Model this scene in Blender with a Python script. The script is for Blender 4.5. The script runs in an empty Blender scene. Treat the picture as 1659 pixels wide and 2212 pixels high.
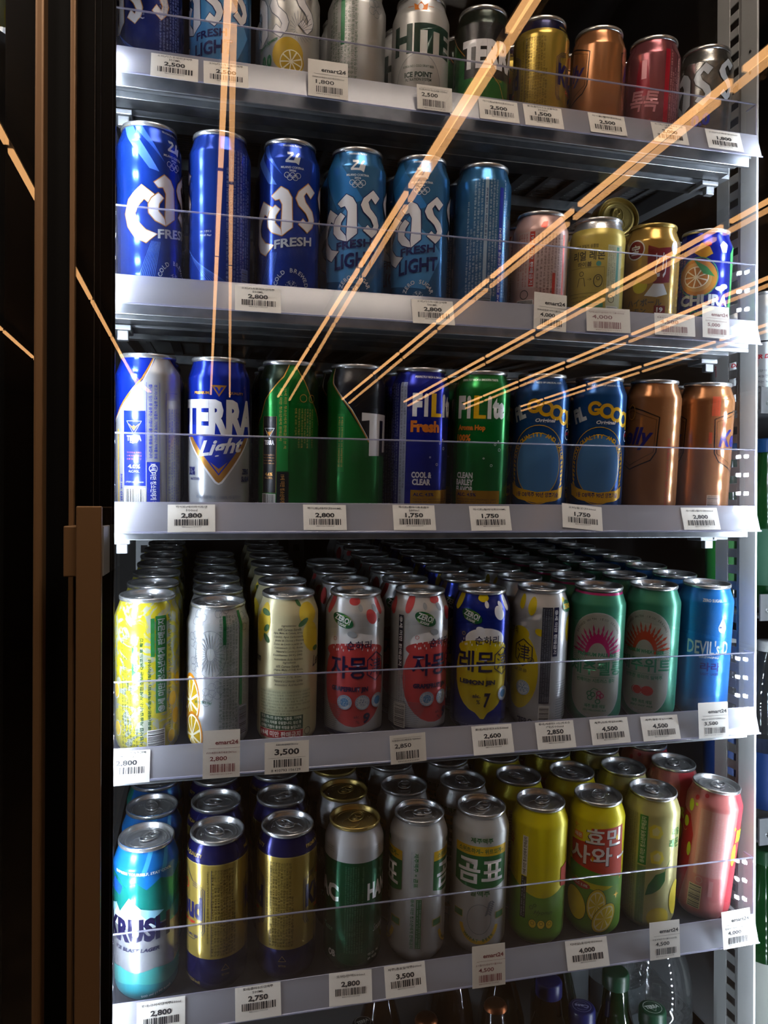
import bpy, bmesh, math, random
from mathutils import Vector, Matrix
PI = math.pi
random.seed(7)
SC = bpy.context.scene
COL = SC.collection

# ---------------------------------------------------------------- camera
def make_camera():
    yaw, roll, f = .2344, .0039, 1612.3
    F = Vector((math.sin(yaw), math.cos(yaw), 0)); R = Vector((math.cos(yaw), -math.sin(yaw), 0)); U = R.cross(F)
    R2 = R*math.cos(roll)+U*math.sin(roll); U2 = -R*math.sin(roll)+U*math.cos(roll)
    cd = bpy.data.cameras.new('camera'); cam = bpy.data.objects.new('camera', cd); COL.objects.link(cam)
    m = Matrix.Identity(4)
    for i in range(3): m[i][0] = R2[i]; m[i][1] = U2[i]; m[i][2] = -F[i]
    m.translation = Vector((.0621, -.7802, .0215)); cam.matrix_world = m
    cd.sensor_fit = 'VERTICAL'; cd.sensor_height = 36; cd.lens = 36*f/2212; cd.clip_start = .02; cd.clip_end = 60
    SC.camera = cam
make_camera()
# ---------------------------------------------------------------- world, exposure, light levels
w = bpy.data.worlds.new('world'); SC.world = w; w.use_nodes = True
w.node_tree.nodes['Background'].inputs[0].default_value = (.9, .8, .72, 1)
w.node_tree.nodes['Background'].inputs[1].default_value = .0035
SC.view_settings.view_transform = 'Standard'; SC.view_settings.look = 'None'
SC.view_settings.exposure = 0.82; SC.view_settings.gamma = 1; SC.view_settings.use_curve_mapping = False
SC.cycles.use_denoising = True
SC.cycles.transparent_max_bounces = 32; SC.cycles.max_bounces = 10; SC.cycles.glossy_bounces = 5
SC.cycles.diffuse_bounces = 4; SC.cycles.sample_clamp_indirect = 4.0; SC.cycles.caustics_reflective = False
LED_POWER = 380.0      # emission of the cool LED dots beside the shelves
FILL_POWER = 11.5    # emission of the added fill panels above the viewer
LAMP_POWER = 3.0       # emission of the warm ceiling tubes

# ---------------------------------------------------------------- materials
def lin(h):
    h = h.lstrip('#'); v = [int(h[i:i+2], 16)/255 for i in (0, 2, 4)]
    return [(c/12.92 if c <= .04045 else ((c+.055)/1.055)**2.4) for c in v]+[1]
MATS = {}
def mat(hexc, metal=0., rough=.4, coat=0., key=None, spec=.5):
    k = key or (hexc, metal, rough, coat)
    if k in MATS: return MATS[k]
    m = bpy.data.materials.new('m_'+str(hexc)); m.use_nodes = True
    b = m.node_tree.nodes['Principled BSDF']
    b.inputs['Base Color'].default_value = lin(hexc); b.inputs['Metallic'].default_value = metal
    b.inputs['Roughness'].default_value = rough; b.inputs['Coat Weight'].default_value = coat
    b.inputs['Specular IOR Level'].default_value = spec
    MATS[k] = m; return m
def paint(h): return mat(h, .6, .21)       # metallic can paint
def ink(h): return mat(h, .25, .26)         # printed ink on a can
def flat(h): return mat(h, 0, .6)
def emis(name, col, power):
    m = bpy.data.materials.new(name); m.use_nodes = True; n = m.node_tree.nodes; n.clear()
    e = n.new('ShaderNodeEmission'); e.inputs[0].default_value = (*col, 1); e.inputs[1].default_value = power
    o = n.new('ShaderNodeOutputMaterial'); m.node_tree.links.new(e.outputs[0], o.inputs[0]); return m
def clear(name, f0=.08, tint=(1, 1, 1), diff=0., dcol=(.8, .8, .9), rough=0., body=.5):
    """thin clear sheet: straight-through transmission plus an angle-dependent mirror reflection"""
    m = bpy.data.materials.new(name); m.use_nodes = True; nt = m.node_tree; n = nt.nodes; n.clear(); L = nt.links.new
    g = n.new('ShaderNodeNewGeometry'); d = n.new('ShaderNodeVectorMath'); d.operation = 'DOT_PRODUCT'
    L(g.outputs['Normal'], d.inputs[0]); L(g.outputs['Incoming'], d.inputs[1])
    def mth(op, a, b=None):
        x = n.new('ShaderNodeMath'); x.operation = op
        for i, v in enumerate((a, b)):
            if v is None: continue
            if isinstance(v, (int, float)): x.inputs[i].default_value = v
            else: L(v, x.inputs[i])
        return x.outputs[0]
    c = mth('ABSOLUTE', d.outputs['Value']); p = mth('POWER', mth('SUBTRACT', 1., c), 5.)
    fr = mth('ADD', mth('MULTIPLY', p, 1-f0), f0)
    tr = n.new('ShaderNodeBsdfTransparent'); tr.inputs[0].default_value = (*tint, 1)
    gl = n.new('ShaderNodeBsdfGlossy'); gl.inputs['Roughness'].default_value = rough; gl.inputs[0].default_value = (1, 1, 1, 1)
    mx = n.new('ShaderNodeMixShader'); L(fr, mx.inputs[0]); L(gl.outputs[0], mx.inputs[2])
    if diff > 0:
        df = n.new('ShaderNodeBsdfDiffuse'); df.inputs[0].default_value = (*dcol, 1)
        tl = n.new('ShaderNodeBsdfTranslucent'); tl.inputs[0].default_value = (*dcol, 1)
        m1 = n.new('ShaderNodeMixShader'); m1.inputs[0].default_value = body; L(df.outputs[0], m1.inputs[1]); L(tl.outputs[0], m1.inputs[2])
        m2 = n.new('ShaderNodeMixShader'); m2.inputs[0].default_value = diff; L(tr.outputs[0], m2.inputs[1]); L(m1.outputs[0], m2.inputs[2])
        L(m2.outputs[0], mx.inputs[1])
    else: L(tr.outputs[0], mx.inputs[1])
    o = n.new('ShaderNodeOutputMaterial'); L(mx.outputs[0], o.inputs[0]); return m
def mottled(name, c1, c2, scale, metal=.6, rough=.3, lo=.45, hi=.55, kind='NOISE', dist=0., detail=2., base='z'):
    m = bpy.data.materials.new(name); m.use_nodes = True; nt = m.node_tree; n = nt.nodes; b = n['Principled BSDF']
    tc = n.new('ShaderNodeTexCoord')
    if kind == 'NOISE':
        t = n.new('ShaderNodeTexNoise'); t.inputs['Scale'].default_value = scale; t.inputs['Detail'].default_value = detail; t.inputs['Distortion'].default_value = dist; out = t.outputs[0]
    else:
        t = n.new('ShaderNodeTexWave'); t.inputs['Scale'].default_value = scale; t.inputs['Distortion'].default_value = dist; t.bands_direction = base.upper(); out = t.outputs['Fac']
    nt.links.new(tc.outputs['Object'], t.inputs[0])
    r = n.new('ShaderNodeValToRGB'); r.color_ramp.elements[0].position = lo; r.color_ramp.elements[1].position = hi
    r.color_ramp.elements[0].color = lin(c1); r.color_ramp.elements[1].color = lin(c2)
    nt.links.new(out, r.inputs[0]); nt.links.new(r.outputs[0], b.inputs['Base Color'])
    b.inputs['Metallic'].default_value = metal; b.inputs['Roughness'].default_value = rough; return m

ALU = mat('B9BCC0', .95, .30); ALU_LID = mat('D2D4D6', .88, .27); GOLD_LID = mat('B8A05C', .75, .3)
BRUSH = mottled('brushed_alu', '8E9196', 'A9ACB0', 60, .9, .34, .3, .7)
STEEL = mat('9EA1A6', .6, .42); POST = mat('CDCFD0', .15, .4); DECK = mat('808184', .1, .45); DARK = mat('0B0A0B', 0, .45)
BLACKM = mat('030202', 0, .6, spec=.1); BLACK_GLOSS = mat('020101', 0, .3, spec=.15); BRONZE = mat('6A4E33', .5, .42)
PAPER = mat('DEDBD6', 0, .6); FILM = clear('label_film', .04, (.92, .93, .97), .46, (.56, .56, .63), .12, .35)
ACRY = clear('clear_acrylic', .035, (.985, .985, .993), .012, (.7, .7, .85), .02)
ACRY_EDGE = clear('acrylic_edge', .10, (.8, .8, .92), .42, (.72, .72, .9), .08)
GLASS = clear('door_glass', .075, (.985, .985, .985), 0, rough=0.)

# ---------------------------------------------------------------- object helpers
def meta(o, label=None, cat=None, group=None, kind=None):
    for k, v in (('label', label), ('category', cat), ('group', group), ('kind', kind)):
        if v: o[k] = v
    return o
def link(name, me, parent=None):
    o = bpy.data.objects.new(name, me); COL.objects.link(o)
    if parent: o.parent = parent
    return o
def empty(name, loc=(0, 0, 0)):
    o = bpy.data.objects.new(name, None); COL.objects.link(o); o.location = loc; o.empty_display_size = .02; return o
class MB:
    """collects shapes; build() links them as one mesh object"""
    def __init__(s): s.v = []; s.f = []; s.m = []; s.mats = []; s.sm = []
    def mi(s, m):
        if m not in s.mats: s.mats.append(m)
        return s.mats.index(m)
    def add(s, v, f, m, smooth=False):
        o = len(s.v); s.v += [tuple(p) for p in v]; k = s.mi(m)
        for q in f: s.f.append([o+i for i in q]); s.m.append(k); s.sm.append(smooth)
    def box(s, x0, x1, y0, y1, z0, z1, m, M=None):
        v = [(x, y, z) for x in (x0, x1) for y in (y0, y1) for z in (z0, z1)]
        if M is not None: v = [M @ Vector(p) for p in v]
        s.add(v, [(0, 1, 3, 2), (4, 6, 7, 5), (0, 4, 5, 1), (2, 3, 7, 6), (0, 2, 6, 4), (1, 5, 7, 3)], m); return s
    def prism(s, prof, x0, x1, m):
        """profile of (y,z) swept along x"""
        n = len(prof); v = [(x0, y, z) for y, z in prof]+[(x1, y, z) for y, z in prof]
        f = [(i, (i+1) % n, n+(i+1) % n, n+i) for i in range(n)]+[tuple(range(n-1, -1, -1)), tuple(range(n, 2*n))]
        s.add(v, f, m); return s
    def lathe(s, prof, m, seg=40, M=None, smooth=True, mf=None):
        v = []; f = []
        for r, z in prof:
            for i in range(seg): v.append(Vector((r*math.sin(2*PI*i/seg), -r*math.cos(2*PI*i/seg), z)))
        if M is not None: v = [M @ p for p in v]
        o = len(s.v); s.v += [tuple(p) for p in v]
        for j in range(len(prof)-1):
            k = s.mi(mf(j) if mf else m)
            for i in range(seg):
                a = j*seg+i; b = j*seg+(i+1) % seg
                s.f.append([o+a, o+b, o+b+seg, o+a+seg]); s.m.append(k); s.sm.append(smooth)
        return s
    def tube(s, pts, r, m, seg=8, closed=False, M=None):
        P = [Vector(p) for p in pts]; n = len(P); v = []; f = []
        for i, p in enumerate(P):
            t = (P[(i+1) % n]-P[i-1]) if closed else (P[min(i+1, n-1)]-P[max(i-1, 0)])
            t.normalize(); a = t.orthogonal() if abs(t.z) > .99 else t.cross(Vector((0, 0, 1))); a.normalize(); b = t.cross(a)
            for k in range(seg): q = p+(a*math.cos(2*PI*k/seg)+b*math.sin(2*PI*k/seg))*r; v.append(M @ q if M is not None else q)
        for i in range(n if closed else n-1):
            for k in range(seg): f.append((i*seg+k, i*seg+(k+1) % seg, ((i+1) % n)*seg+(k+1) % seg, ((i+1) % n)*seg+k))
        s.add(v, f, m, True); return s
    def mesh(s, name):
        me = bpy.data.meshes.new(name); me.from_pydata(s.v, [], s.f)
        for m in s.mats: me.materials.append(m)
        me.polygons.foreach_set('material_index', s.m); me.polygons.foreach_set('use_smooth', s.sm); me.update(); return me
    def build(s, name, parent=None): return link(name, s.mesh(name), parent)
def bevel(o, wd=.001, seg=2):
    b = o.modifiers.new('bevel', 'BEVEL'); b.width = wd; b.segments = seg; b.limit_method = 'ANGLE'; return o

# ---------------------------------------------------------------- flat art (text and shapes in mm), later wrapped on cans or laid on tags
TXT = {}
def glyphs(s, bold=0., shear=0., res=2):
    if any(ord(c) > 0x1100 for c in s): bold = min(bold, .022)
    if s == '津': bold = 0.
    k = (s, bold, shear, res)
    if k not in TXT:
        c = bpy.data.curves.new('txt', 'FONT'); c.body = s; c.offset = bold; c.shear = shear; c.resolution_u = res
        c.fill_mode = 'FRONT'
        o = bpy.data.objects.new('txt', c); COL.objects.link(o); bpy.context.view_layer.update()
        me = o.to_mesh(); v = [(p.co.x, p.co.y) for p in me.vertices]; f = [tuple(p.vertices) for p in me.polygons]
        nz = sum((p.normal.z*p.area) for p in me.polygons)
        if nz < 0: f = [t[::-1] for t in f]
        o.to_mesh_clear(); bpy.data.objects.remove(o); bpy.data.curves.remove(c)
        if not v: v = [(0, 0)]
        x0 = min(p[0] for p in v); x1 = max(p[0] for p in v); y0 = min(p[1] for p in v); y1 = max(p[1] for p in v)
        TXT[k] = ([((x-x0)/max(x1-x0, 1e-6)-.5, (y-y0)/max(y1-y0, 1e-6)-.5) for x, y in v], f, (x1-x0)/max(y1-y0, 1e-6))
    return TXT[k]
FILL = ['경고: 지나친 음주는 뇌졸중, 기억력 손상이나 치매를 유발합니다.', '임신 중 음주는 기형아 출생 위험을 높입니다.',
        '19세 미만 청소년에게 판매금지', '직사광선을 피하고 서늘한 곳에 보관하십시오.', '원재료명: 정제수, 맥아, 홉, 전분, 효모',
        '본 제품은 공정거래위원회 고시 소비자분쟁해결기준에 의거', '식품유형 맥주 내용량 500 mL 알코올 4.5%', '반품 및 교환: 구입처 및 본사']
class Art:
    def __init__(s): s.it = []; s.n = 0
    def _a(s, v, f, m, M=None, keep=False):
        if not keep: s.n += 1
        s.it.append((v, f, m, s.n)); return s
    def poly(s, pts, m, keep=False):
        n = len(pts); ar = sum(pts[i][0]*pts[(i+1) % n][1]-pts[(i+1) % n][0]*pts[i][1] for i in range(n))
        f = tuple(range(n)) if ar > 0 else tuple(range(n-1, -1, -1)); return s._a(list(pts), [f], m, keep=keep)
    def rect(s, a0, a1, h0, h1, m, keep=False): return s.poly([(a0, h0), (a1, h0), (a1, h1), (a0, h1)], m, keep)
    def ell(s, a, h, ra, rh, m, n=28, rot=0., keep=False, t0=0., t1=2*PI):
        c, d = math.cos(rot), math.sin(rot); P = []
        for i in range(n+(0 if t1-t0 > 6.28 else 1)):
            t = t0+(t1-t0)*i/n; x = ra*math.cos(t); y = rh*math.sin(t); P.append((a+x*c-y*d, h+x*d+y*c))
        return s.poly(P, m, keep)
    def line(s, pts, wd, m, closed=False, keep=False):
        P = [Vector(p) for p in pts]; n = len(P); v = []; f = []
        for i, p in enumerate(P):
            t = (P[(i+1) % n]-P[i-1]) if closed else (P[min(i+1, n-1)]-P[max(i-1, 0)])
            if t.length < 1e-9: t = Vector((1, 0))
            t.normalize(); nn = Vector((-t.y, t.x))*wd/2; v += [tuple(p+nn), tuple(p-nn)]
        for i in range(n if closed else n-1): j = (i+1) % n; f.append((2*i+1, 2*j+1, 2*j, 2*i))
        return s._a(v, f, m, keep=keep)
    def ring(s, a, h, r, wd, m, n=32, t0=0., t1=2*PI, ry=None, keep=False):
        full = t1-t0 > 6.28; P = [(a+r*math.cos(t0+(t1-t0)*i/n), h+(ry or r)*math.sin(t0+(t1-t0)*i/n)) for i in range(n if full else n+1)]
        return s.line(P, wd, m, full, keep)
    def text(s, t, a, h, wd, ht, m, bold=0., shear=0., rot=0., slope=0., res=2, keep=False):
        v, f, asp = glyphs(t, bold, shear, res)
        if not wd: wd = ht*asp
        if not ht: ht = wd/asp
        c, d = math.cos(rot), math.sin(rot)
        return s._a([(a+x*wd*c-y*ht*d, h+x*wd*d+y*ht*c+slope*x*wd) for x, y in v], f, m, keep=keep)
    def arc(s, t, a, h, r, d0, d1, ht, m, bold=.02, keep=True):
        """letters on an arc from angle d0 to d1 (degrees, clockwise when d0>d1)"""
        s.n += 1; n = len(t)
        for i, ch in enumerate(t):
            if ch == ' ': continue
            g = math.radians(d0+(d1-d0)*(i/(n-1) if n > 1 else .5)); up = -PI/2 if d0 > d1 else PI/2
            s.text(ch, a+r*math.cos(g), h+r*math.sin(g), 0, ht, m, bold=bold, rot=g+up, keep=True)
        return s
    def para(s, a0, a1, h0, h1, rows, m, rot=PI/2, fill=.62, seed=0, step=1.):
        """rows of fine print; rot=+-pi/2 runs up or down the can, 0 runs across"""
        s.n += 1; rs = random.Random(seed*31+rows)
        vert = abs(rot) > .1; span = (a1-a0) if vert else (h1-h0); L = (h1-h0) if vert else (a1-a0); p = span/rows
        for i in range(rows):
            q = (i+.5)*p; t = FILL[rs.randrange(len(FILL))]
            while len(t) < L/(p*fill*1.0)*.9: t += ' '+FILL[rs.randrange(len(FILL))]
            t = t[:max(3, int(L/(p*fill*.95)))]; l = L*(1. if rs.random() < .75 else rs.uniform(.55, .95))
            t = t[:max(3, int(len(t)*l/L))]
            if vert: s.text(t, a0+q, (h1-l/2) if rot < 0 else (h0+l/2), l, p*fill, m, rot=rot, res=1, keep=True)
            else: s.text(t, a0+l/2, h1-q, l, p*fill, m, res=1, keep=True)
        return s
    def bars(s, a0, a1, h0, h1, m, bg=None, vertical=False, seed=1):
        if bg: s.rect(a0-.8, a1+.8, h0-.8, h1+.8, bg)
        s.n += 1; rs = random.Random(seed); t = 0; L = (h1-h0) if vertical else (a1-a0); u = L/62
        while t < L-u:
            wv = u*rs.choice((1, 1, 2, 3))
            if vertical: s.rect(a0, a1, h0+t, h0+min(t+wv, L), m, True)
            else: s.rect(a0+t, a0+min(t+wv, L), h0, h1, m, True)
            t += wv+u*rs.choice((1, 1, 2))
        return s
def wrap(mb, art, prof, R, step=3., off0=.00005, doff=.00003):
    """bend the art (mm) round a lathe profile [(r,z)...] in metres; R is the body radius used for arc length"""
    def rad(h):
        for (r0, z0), (r1, z1) in zip(prof, prof[1:]):
            if z0 <= h <= z1 and z1 > z0: return r0+(r1-r0)*(h-z0)/(z1-z0)
        return prof[-1][0]
    zs = sorted(set(round(z*1000, 3) for r, z in prof))
    for v, f, m, ly in art.it:
        bm = bmesh.new(); bv = [bm.verts.new((x, y, 0)) for x, y in v]
        for q in f:
            try: bm.faces.new([bv[i] for i in q])
            except ValueError: pass
        xs = [p[0] for p in v]; ys = [p[1] for p in v]
        def cut(co, no):
            bmesh.ops.bisect_plane(bm, geom=bm.verts[:]+bm.edges[:]+bm.faces[:], dist=1e-5, plane_co=co, plane_no=no)
        if max(xs)-min(xs) > 3.6:
            k = math.floor(min(xs)/step)+1
            while k*step < max(xs): cut((k*step, 0, 0), (1, 0, 0)); k += 1
        for z in zs:
            if min(ys)+.05 < z < max(ys)-.05: cut((0, z, 0), (0, 1, 0))
        o = off0+doff*ly; bm.verts.index_update(); V = []
        for p in bm.verts:
            h = p.co.y/1000; r = rad(h)+o; t = p.co.x/1000/R; V.append((r*math.sin(t), -r*math.cos(t), h))
        mb.add(V, [[p.index for p in q.verts] for q in bm.faces], m, True); bm.free()

# ---------------------------------------------------------------- beverage can
def profile(H):
    return [(.0200, .0035), (.0235, .0), (.0255, .0008), (.0285, .0045), (.0312, .0085), (.0326, .0125), (.0330, .0165),
            (.0330, H-.0225), (.0328, H-.0210), (.0321, H-.0188), (.0302, H-.0138), (.0284, H-.0090), (.0276, H-.0064), (.0274, H-.0048)]
def lid_mesh(H, m):
    mb = MB(); z = H
    mb.lathe([(.0273, z-.0050), (.0283, z-.0046), (.0287, z-.0030), (.0286, z-.0012), (.0280, z-.0002), (.0272, z-.0006), (.0266, z-.0020),
              (.0255, z-.0066), (.0247, z-.0072), (.0240, z-.0064), (.0232, z-.0048), (.0205, z-.0046), (.0198, z-.0050), (.0150, z-.0050), (.0004, z-.0050)], m, 40)
    c = [( .0118*math.cos(t)*.82, -.0085+.0095*math.sin(t), z-.0047) for t in [2*PI*i/24 for i in range(24)]]
    mb.tube(c, .00035, m, 5, True)
    c = [(.0205*math.cos(t), .0205*math.sin(t), z-.0047) for t in [2*PI*i/36 for i in range(36)]]
    mb.tube(c, .0004, m, 5, True)
    for x, y in ((-.009, .014), (-.0115, .0125), (-.009, .0115), (.010, .0135), (.0125, .012), (.0125, .0145)):
        mb.lathe([(.0006, z-.0049), (.0004, z-.0044), (.00005, z-.0042)], m, 6, Matrix.Translation((x, y, 0)))
    return mb.mesh('lid')
def tab_mesh(H, m):
    mb = MB(); z = H-.0036
    def oval(rx, ry, cy, n=20): return [(rx*math.cos(2*PI*i/n), cy+ry*math.sin(2*PI*i/n), z) for i in range(n)]
    mb.tube([(x*1., y, z+.0003+.0006*max(0, y/.01)) for x, y, _ in oval(.0072, .0108, .0035)], .0009, m, 6, True)
    mb.tube(oval(.0040, .0038, .0092), .0007, m, 6, True)
    mb.tube(oval(.0032, .0030, .0), .0006, m, 6, True)
    mb.lathe([(.0022, z-.0012), (.0022, z+.0004), (.0012, z+.0008), (.0001, z+.0008)], m, 12)
    mb.add([(-.0055, -.004, z), (.0055, -.004, z), (.0062, .0050, z+.0001), (-.0062, .0050, z+.0001)], [(0, 1, 2, 3)], m)
    return mb.mesh('pull_tab')
LIDS = {}
def lid_set(H, m):
    if (H, m) not in LIDS: LIDS[(H, m)] = (lid_mesh(H, m), tab_mesh(H, m))
    return LIDS[(H, m)]
TILT = math.radians(5.5); CAMX, CAMY = .0621, -.7802
def can_matrix(x, y, z, rot=0., lean=0.):
    return Matrix.Translation((x, y, z)) @ Matrix.Rotation(lean, 4, 'Y') @ Matrix.Rotation(TILT, 4, 'X') @ Matrix.Rotation(rot, 4, 'Z')
def body_mesh(H, bands, art):
    """bands: [(top height in mm, material)...] from the bottom up"""
    H = H/1000; mb = MB(); P = profile(H); edges = [b[0]/1000 for b in bands[:-1]]; Q = []
    for i, (r, z) in enumerate(P):
        if i:
            r0, z0 = P[i-1]
            for e in edges:
                if z0 < e < z and z > z0: Q.append((r0+(r-r0)*(e-z0)/(z-z0), e))
        Q.append((r, z))
    def mf(j):
        zm = (Q[j][1]+Q[j+1][1])/2*1000
        for t, m in bands:
            if zm < t: return m
        return bands[-1][1]
    mb.lathe([(.0003, .0035)]+Q, bands[0][1], 48, mf=lambda j: bands[0][1] if j == 0 else mf(j-1))
    if art: wrap(mb, art, P, .033)
    return mb.mesh('body')
class Design:
    def __init__(s, look, H, bands, art=None, lid=None, cat='can'):
        s.look = look; s.H = H/1000; s.body = body_mesh(H, bands, art); s.lid = lid or ALU_LID; s.cat = cat
def place_can(d, M, label, group, name='drink_can'):
    r = bpy.data.objects.new(name, None); COL.objects.link(r); r.empty_display_size = .02; r.matrix_world = M
    meta(r, label, 'can', group)
    l, t = lid_set(d.H, d.lid)
    link('body', d.body, r); link('pull_tab', t, link('lid', l, r))
    return r

# ---------------------------------------------------------------- can designs (a = mm round the can from the side facing the viewer, h = mm up)
WHT = ink('E9E9EE'); NAVY = ink('141B5C'); GOLDI = mat('C48A3C', .6, .3); YEL = ink('E8B71A'); ORG = ink('D77A2A'); REDI = ink('C4222E')
GRN = ink('0E6B3C'); DGRN = ink('0C3A25'); BLK = ink('15161B'); GRY = ink('7E8794'); PALE = ink('C9D2DC'); SILV = mat('C8CACD', .6, .3)
INKD = flat('1D1D22')
BARW = flat('D9D9D6')
def W(x): return 33*math.asin(max(-.995, min(.995, x/33)))
AGE = '19세 미만 청소년에게 판매금지'
def cass_glyph(ar, which, dx, dy, m, edge=None, k=1.):
    C = [(190, 412), (292, 482), (245, 532), (205, 500), (165, 545), (150, 590), (165, 640), (215, 690), (280, 708), (215, 772), (150, 738), (102, 672), (82, 592), (108, 502)]
    A1 = [(1123, 562), (1188, 503), (1232, 527), (1258, 572), (1264, 765), (1196, 823), (1190, 780), (1196, 620), (1178, 585), (1150, 592)]
    A2 = [(1150, 622), (1184, 650), (1156, 690), (1150, 735), (1190, 780), (1196, 823), (1130, 800), (1092, 757), (1090, 700), (1108, 660)]
    S1 = [(1365, 465), (1422, 508), (1385, 558), (1352, 525), (1334, 552), (1348, 590), (1402, 640), (1420, 690), (1405, 742), (1362, 787), (1298, 742), (1330, 700), (1362, 728), (1372, 700), (1350, 662), (1300, 620), (1280, 575), (1298, 528)]
    for G in {'C': [C], 'A': [A1, A2], 'S': [S1]}[which]:
        if which == 'C': P = [((x-280)*.155*k*1.1+dx, 168-(y-55)*.16+dy) for x, y in G]
        else: P = [((x-1262)*.168*k+dx, 168-(y-178)*.16+dy) for x, y in G]
        if edge:
            cx = sum(p[0] for p in P)/len(P); ar.line(P, 1.3*k, edge, closed=True)
        ar.poly(P, m)
        if edge: ar.line(P, .7*k, edge, closed=True)
def cass_word(ar, x, dy, m, edge=None, k=1.):
    """x = right edge of the letter a"""
    cass_glyph(ar, 'C', x-20*k, dy-8, m, edge, k); cass_glyph(ar, 'A', x, dy, m, edge, k); cass_glyph(ar, 'S', x, dy, m, edge, k); cass_glyph(ar, 'S', x+31*k, dy+7, m, edge, k)
def snow(ar, a, h, r, m):
    for i in range(6):
        t = i*PI/3; c, s = math.cos(t), math.sin(t); ar.line([(a, h), (a+r*c, h+r*s)], .5, m, keep=True)
        for q in (.45, .75):
            for u in (-.6, .6): ar.line([(a+r*q*c, h+r*q*s), (a+r*(q+.22)*math.cos(t+u*.6), h+r*(q+.22)*math.sin(t+u*.6))], .4, m, keep=True)
def games(ar, a, m, h=137):
    ar.text('Worldwide Partner', a, 160, 24, 2.6, m, .015)
    P = [(-9, 12), (-1, 12), (0, 9), (-6, 2.5), (1, 2.5), (3, 9), (6, 12), (8, 11), (5, 6), (9, 6.5), (8, -2), (4, 0), (-9, 0), (-9.5, 2), (-3, 9), (-8, 9)]
    ar.poly([(a+x*.85+y*.12, h+4+y*.95) for x, y in P], m)
    ar.text('MILANO CORTINA', a, h-1, 25, 2.3, m, .02); ar.text('2026', a, h-4.2, 7, 2, m, .02)
    for i, (x, y) in enumerate([(-6, 1), (0, 1), (6, 1), (-3, -1.6), (3, -1.6)]): ar.ring(a+x, h-10+y, 2.7, .5, m, 20)
def cass_fresh(sh=0., light=False, H=168, oth=False):
    ar = Art(); m = PALE if not light else WHT; k = 1.
    if light:
        ar.poly([(-52+sh, 60), (-10+sh, 100), (30+sh, 60), (10+sh, 20), (-40+sh, 25)], ink('4E93CC'))
        ar.poly([(-50+sh, 150), (-30+sh, 168), (10+sh, 110), (-20+sh, 100)], ink('2E7BBE'))
    else:
        ar.poly([(-58+sh, 163), (-44+sh, 163), (-14+sh, 118), (-24+sh, 120)], ink('4E7BE0')); ar.poly([(-42+sh, 163), (-32+sh, 163), (-8+sh, 128)], ink('3561D2'))
        for i in range(9): ar.line([(-38+sh+i*2.1, 2), (-22+sh+i*1.1, 48)], .35, ink('5A86E6'), keep=i > 0)
    games(ar, sh+3, m); cass_word(ar, 3.5+sh, 0, WHT, NAVY if light else GOLDI)
    if light:
        ar.text('FRESH', sh+0, 63, 40, 9, NAVY, .03, slope=.14); ar.text('LIGHT', sh+1, 46, 46, 16, NAVY, .03, slope=.14)
        ar.arc('ZERO SUGAR', sh+2, 12, 16, 160, 20, 4.5, m); snow(ar, sh+2, 12, 6, m)
    else:
        ar.text('FRESH', sh+5, 59, 42, 9.5, m, .03, slope=.16); ar.arc('COLD BREWED', sh+3, 12, 17, 170, 10, 4.5, m); snow(ar, sh+3, 12, 6.5, m)
    ar.para(62+sh, 92+sh, 10, 150, 7, PALE if light else ink('8FA3D8'), seed=3)
    return ar
D = {}
BLU = paint('1A3FA8'); BLU2 = paint('182C78'); LBL = paint('3A78AE'); SIL = mat('CACCCF', .6, .27)
D['blue'] = Design('tall blue can with big white blackletter word', 168, [(168, BLU)], cass_fresh(0))
D['blue_turned'] = Design('tall blue can with big white curved letter', 168, [(168, BLU)], cass_fresh(24))
ar = Art(); cass_glyph(ar, 'S', -64, 7, WHT, GOLDI)
for i in range(9): ar.line([(-42+i*2, 48-i*2), (-6+i*3.5, 3)], .35, ink('5A86E6'), keep=i > 0)
ar.text('QR 스캔하고', -15, 63, 13, 2.4, WHT); ar.text('카스로 Play!', -15, 59, 13, 2.4, WHT, .03)
ar.para(6, 38, 12, 148, 8, ink('8FA3D8'), seed=5); ar.bars(26, 36, 6, 28, INKD, ink('7F93CC'), True)
D['blue_back'] = Design('tall blue can turned to its small print', 168, [(168, BLU)], ar)
D['light'] = Design('tall light blue can with white blackletter word', 168, [(168, LBL)], cass_fresh(-2, True))
ar = Art(); ar.para(-18, 2, 18, 148, 5, PALE, seed=8); ar.rect(3, 7, 28, 150, ink('9FB2C4')); ar.text('내용량 500 mL 128 kcal', 5, 110, 55, 2.6, NAVY, .02, rot=PI/2)
ar.para(8, 19, 18, 148, 3, PALE, seed=9); ar.rect(21, 26, 6, 140, ink('2236B0')); ar.text(AGE, 23.5, 52, 86, 3.4, WHT, .03, rot=PI/2); ar.para(27, 34, 18, 150, 2, PALE, seed=2)
ar.bars(-2, 13, 6, 26, INKD, ink('9FB2C4'), True); cass_glyph(ar, 'C', -45, -10, WHT, NAVY)
D['light_back'] = Design('tall light blue can turned to small print', 168, [(168, LBL)], ar)

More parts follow.
